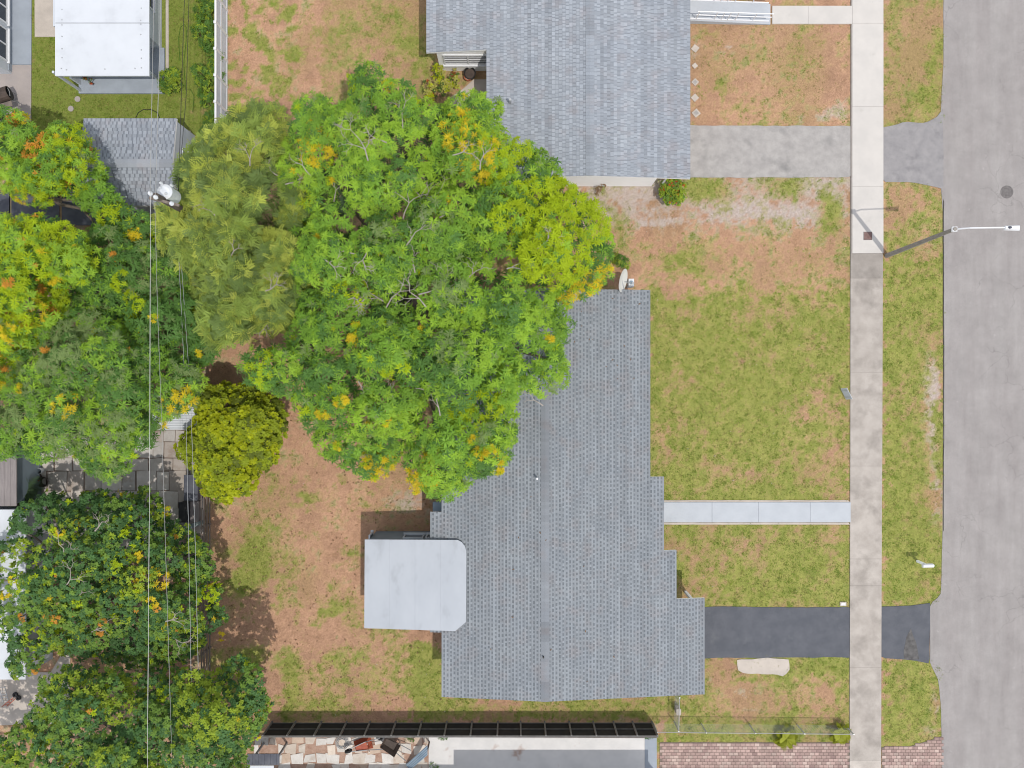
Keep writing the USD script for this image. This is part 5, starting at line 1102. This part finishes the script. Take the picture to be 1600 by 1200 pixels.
tree('avocado_tree', 'dark glossy avocado tree with yellow sprigs south of the back patio', [(-60, 850), (12, 845), (20, 800), (42, 785), (75, 768), (110, 775), (160, 765), (200, 772), (232, 758), (255, 790), (270, 812), (300, 830), (328, 862), (338, 905), (350, 930), (352, 970), (332, 985), (318, 1010), (290, 1035), (240, 1050), (170, 1035), (110, 1022), (85, 1015), (55, 1045), (30, 1062), (8, 1045), (14, 1010), (-4, 975), (-60, 960)],
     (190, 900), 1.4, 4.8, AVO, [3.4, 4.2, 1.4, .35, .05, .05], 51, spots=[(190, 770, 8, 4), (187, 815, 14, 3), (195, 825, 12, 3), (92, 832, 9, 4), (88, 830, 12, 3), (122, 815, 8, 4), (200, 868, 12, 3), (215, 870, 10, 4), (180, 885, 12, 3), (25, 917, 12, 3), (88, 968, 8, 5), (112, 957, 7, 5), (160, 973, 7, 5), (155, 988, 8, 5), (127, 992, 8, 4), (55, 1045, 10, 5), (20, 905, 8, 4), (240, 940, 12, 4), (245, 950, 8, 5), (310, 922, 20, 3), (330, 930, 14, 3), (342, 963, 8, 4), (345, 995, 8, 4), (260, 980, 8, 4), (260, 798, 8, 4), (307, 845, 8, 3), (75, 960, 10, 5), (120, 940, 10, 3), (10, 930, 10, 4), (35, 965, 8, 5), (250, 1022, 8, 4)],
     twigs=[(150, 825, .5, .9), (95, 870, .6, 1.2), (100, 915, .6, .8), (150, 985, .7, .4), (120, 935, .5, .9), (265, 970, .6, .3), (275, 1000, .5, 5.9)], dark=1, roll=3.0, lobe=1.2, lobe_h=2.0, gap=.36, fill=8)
tree('avocado_tree', 'broad mid-green avocado tree filling the bottom left corner', [(-60, 1180), (10, 1150), (40, 1120), (62, 1085), (62, 1060), (95, 1040), (150, 1040), (200, 1052), (250, 1050), (300, 1045), (338, 1052), (362, 1030), (380, 1018), (398, 1040), (414, 1058), (412, 1080), (430, 1098), (420, 1120), (404, 1140), (392, 1165), (385, 1200), (380, 1260), (-60, 1260)],
     (230, 1130), 3.2, 5.2, AVO, [5, 2.2, 2.6, .3, .02, .01], 53, spots=[(250, 1070, 8, 4), (200, 1065, 12, 3), (125, 1075, 20, 2), (255, 1085, 14, 3), (400, 1150, 8, 4), (200, 1100, 30, 2), (330, 1100, 40, 2)], dark=1, roll=1.8, lobe=1.2, gap=.25, fill=9, holes=[[(40, 1185), (72, 1192), (70, 1215), (38, 1215)]])
tree('round_tree', 'small round yellow-olive tree standing in the bare backyard by the rail fence', [(300, 625), (318, 608), (350, 600), (395, 604), (425, 618), (444, 640), (447, 675), (432, 700), (436, 718), (410, 738), (395, 765), (362, 782), (342, 785), (318, 768), (305, 742), (290, 722), (276, 705), (280, 680), (300, 668), (308, 648)],
     (368, 680), 1.7, 3.7, SMALL, [4, 3.4, 1.4], 55, cr=(.26, .46), dens=40, sc=(.9, 1.5), gap=.28, dark=2, roll=1.8, lobe=.85, lobe_h=1.3, fill=14, trunk_r=.12)
# palms growing up through the big crown
def frond(L, az, up, seed):
    q = random.Random(seed); vs, fs = [], []
    t = np.linspace(0, 1, 22); ra = L * t * math.cos(up); za = L * (t * math.sin(up) - .42 * t * t)
    for k in range(1, 22):
        c = np.array([math.cos(az) * ra[k], math.sin(az) * ra[k], za[k]]); s = np.array([-math.sin(az), math.cos(az), 0]); f = np.array([math.cos(az), math.sin(az), -.2])
        l = .55 * math.sin(math.pi * min(1, .12 + t[k] * .85)) ** .6
        for g in (-1, 1):
            o = len(vs); tip = c + s * g * l * .8 + f * l * .55 + [0, 0, -.12 * l]; w = f * .018
            vs += [c - w, c + w, (c + tip) / 2 + w * .9 + [0, 0, .03], tip]; fs += [[o, o + 1, o + 2], [o, o + 2, o + 3]]
    return np.array(vs), np.array(fs)
def palm(label, u, v, z, n, L, m, seed, name='palm', cat_='palm'):
    r = thing(name, label, cat_, (*P(u, v, z)[:2], 0)); q = random.Random(seed)
    obj('trunk', tube([(0, 0, -.1), (.05, 0, z * .5), (0, 0, z)], [.13, .1, .08], 9), 'bark', r)
    for k in range(n):
        az = k * 2.4 + q.uniform(-.3, .3); fm = frond(L * q.uniform(.8, 1.1), az, q.uniform(.15, 1.0), seed * 50 + k)
        fr = obj('frond', (fm[0] + [0, 0, z], fm[1]), m, r)
        t = np.linspace(0, 1, 5)
palm('dark feathery palm poking up through the north side of the big mango crown', 632, 245, 7.0, 13, 2.1, 'palm_green', 3)
palm('dark palm between the olive tree and the big mango', 532, 308, 6.8, 11, 1.7, 'palm_green', 4)
palm('young yellow-green palm at the edge of the paved driveway, left of two', 1229, 1154, .3, 9, .46, 'palm_lime', 5, 'young_palm')
palm('young yellow-green palm beside the sidewalk end of the chain-link fence', 1313, 1146, .3, 9, .40, 'palm_lime', 6, 'young_palm')
palm('drooping green palm in the shade between the board roof and the back patio', 38, 768, 1.1, 11, 1.1, 'palm_green', 7)
# ------------------------------------------------------------------ shrubs
def shrub(name, label, blobs, z, protos, weights, seed, dens=45, sc=(.7, 1.1), group=None, category='shrub', stem='bark'):
    q = np.random.default_rng(seed); r = thing(name, label, category, group=group); P_, N_, I_, S_ = [], [], [], []; st = []
    for u, v, rad, zz in blobs:
        c = P(u, v, zz); n = max(6, int(dens * 2 * math.pi * rad * rad)); p, nn, kk = dome_points(q, c, rad, rad * .75, n)
        P_.append(p); N_.append(nn); I_.append(q.choice(len(weights), n, p=np.array(weights) / sum(weights))); S_.append(q.uniform(sc[0], sc[1], n))
        st.append(tube([[c[0], c[1], -.05], c], [.03, .012], 6))
    P_ = np.vstack(P_); instancer(r, 'foliage', protos, P_, np.vstack(N_), q.uniform(0, 6.28, len(P_)), np.concatenate(S_), np.concatenate(I_))
    obj('stem', cat(*st), stem, r, kind='stuff')
FERN = [('leaf_rosette', rosette(9, .2, .035, .5, 31), 'fern_green'), ('leaf_rosette', rosette(9, .2, .04, .5, 32), 'avo_bright'), ('leaf_rosette', rosette(9, .2, .035, .5, 33), 'mango_dark')]
q_ = random.Random(8)
shrub('fence_vine', 'long leafy bank of climbers growing against the white fence', [(q_.uniform(308, 338), y, q_.uniform(.25, .42), q_.uniform(.4, 1.0)) for y in np.linspace(-10, 150, 22)] + [(q_.uniform(318, 336), y, q_.uniform(.2, .35), .4) for y in np.linspace(150, 215, 7)], 1, FERN, [3, 2, 1.4], 61, dens=34)
shrub('bush', 'bright green bush at the southeast corner of the white outbuilding', [(262, 122, .42, .6), (270, 116, .36, .5), (258, 132, .34, .4), (272, 132, .36, .4), (264, 140, .25, .3)], 1, [FERN[1], FERN[0], FERN[2]], [3, 2, 1.5], 62, dens=40)
IX = [('leaf_rosette', rosette(10, .09, .045, .2, 41), 'avo_mid'), ('leaf_rosette', rosette(10, .09, .045, .2, 42), 'avo_bright'), ('flower_head', rosette(9, .06, .05, .1, 43), 'ixora_red')]
shrub('ixora_bush', 'clipped round bush with red-orange flowers at the south end of the north house', [(1043, 291, .36, .62), (1055, 290, .36, .62), (1063, 293, .28, .6), (1042, 303, .36, .62), (1054, 304, .38, .66), (1063, 305, .28, .6), (1046, 312, .28, .55), (1058, 312, .28, .55), (1038, 297, .26, .55)], 1, IX, [2.5, 4, .9], 63, dens=110, category='bush')
CRO = [('leaf_rosette', rosette(9, .24, .075, .25, 51, (.2, 1.1)), 'croton_cream'), ('leaf_rosette', rosette(9, .24, .075, .25, 52, (.2, 1.1)), 'croton_green'), ('leaf_rosette', rosette(9, .22, .06, .25, 53, (.2, 1.1)), 'croton_red'), ('leaf_rosette', rosette(9, .24, .07, .25, 54, (.2, 1.1)), 'small_yellow')]
for k, (lb, bl, w) in enumerate((('croton with cream and green leaves nearest the louvred window', [(684, 108, .24, .6), (688, 117, .22, .55), (682, 115, .2, .5)], [3, 2, .2, 1.5]),
     ('croton with red-tipped yellow leaves at the left of the porch bed', [(670, 134, .24, .55), (676, 141, .22, .5), (674, 152, .2, .4), (668, 145, .2, .45)], [2, 2, .9, 2]),
     ('yellow-green croton in the middle of the porch bed', [(686, 135, .24, .6), (694, 142, .24, .55), (700, 134, .2, .5), (692, 128, .18, .6), (708, 127, .22, .5), (714, 131, .18, .45)], [3, 2, .4, 2]))):
    shrub('croton', lb, bl, 1, CRO, w, 70 + k, dens=34, group=None, sc=(.55, .9))
shrub('croton', 'thin orange-red croton under the window between the pots and the cream croton', [(690, 116, .14, .5), (706, 117, .14, .4), (712, 113, .15, .4)], 1, [CRO[2], FERN[0], CRO[0]], [1.5, 2, 1], 74, dens=40, sc=(.5, .8))
DEAD = [('dry_leaf', rosette(6, .1, .03, .6, 61), 'dead_leaf')]
shrub('dead_shrub', 'dried brown shrub against the white south wall of the north house', [(937, 296, .18, .3), (941, 291, .16, .4), (934, 301, .12, .2)], 1, DEAD, [1], 75, dens=50, stem='twig')
shrub('bush', 'small green bush at the north end of the house left of the satellite dish', [(968, 407, .3, .5), (976, 412, .26, .4), (962, 402, .22, .4)], 1, [FERN[0], FERN[1], FERN[2]], [3, 2, 1], 76, dens=40)
shrub('potted_plant', 'small red-leaved plant on the shaded porch of the white outbuilding', [(136, 124, .16, .5), (141, 127, .12, .45)], 1, [CRO[2], FERN[2]], [1.2, 2], 77, dens=50, sc=(.4, .7), category='plant')
shrub('bush', 'green bush with yellow edges behind the beige storage box by the shed', [(300, 250, .3, .9), (306, 240, .25, .8)], 1, [FERN[0], FERN[1], FERN[2]], [2, 2, 1], 78, dens=36)
for (u, v, lb) in ((1012, 1150, 'small weed clump at the corner of the white slab by the fence'), (690, 1152, 'small weed clump growing at the top of the white slab'), (676, 1196, 'weed clump by the corrugated sheet on the white slab'), (638, 1155, 'weed clump between the wheelbarrow and the corrugated sheet')):
    shrub('weed_clump', lb, [(u, v, .16, .12), (u + 5, v + 1, .12, .1)], 1, [FERN[0], FERN[2], DEAD[0]], [2, 1, .6], 80 + int(u), dens=60, sc=(.35, .6), category='weeds')

# ------------------------------------------------------------------ small litter on the ground
q_ = np.random.default_rng(17)
def litter(name, label, n, area, colour, size, z, keep=None):
    pts = np.c_[q_.uniform(area[0], area[1], n), q_.uniform(area[2], area[3], n)]; ms = []
    for u, v in pts:
        x, y = G(u, v)
        if HARD.contains(Point(x, y)): continue
        a_, s_ = q_.uniform(0, 6.28), q_.uniform(*size); ca, sa = math.cos(a_) * s_, math.sin(a_) * s_; zz_ = z + q_.uniform(0, .02)
        ms.append((np.array([(x - ca, y - sa, zz_), (x - sa * .5, y + ca * .5, zz_ + .012), (x + ca, y + sa, zz_ + .004), (x + sa * .5, y - ca * .5, zz_)]), np.array([(0, 3, 1), (1, 3, 2)])))
    solo(name, cat(*ms), colour, label, 'litter', kind='stuff')
litter('fallen_leaves', 'dry brown leaves fallen on the bare backyard and under the trees', 700, (335, 690, 500, 1110), 'dead_leaf', (.03, .07), .015)
litter('pebbles', 'small pale stones and chips scattered over the yards and lawns', 260, (335, 1330, 270, 1150), 'pale_concrete', (.015, .04), .012)

ms = []
for k in range(110):
    x, y = q_.uniform(XR - 3, XR + 4.5), q_.uniform(yS + .3, yN - .3)
    if q_.random() > .25 + .75 * (y > 0): continue
    z = ZR - S * abs(x - XR) + .035; a_, s_ = q_.uniform(0, 6.28), q_.uniform(.03, .075); ca, sa = math.cos(a_) * s_, math.sin(a_) * s_
    ms.append((np.array([(x - ca, y - sa, z), (x - sa * .4, y + ca * .4, z + .012), (x + ca, y + sa, z + .006), (x + sa * .4, y - ca * .4, z)]), np.array([(0, 3, 1), (1, 3, 2)])))
solo('roof_leaves', cat(*ms), 'dead_leaf', 'dry leaves dropped by the big mango on the main house roof', 'litter', kind='stuff')
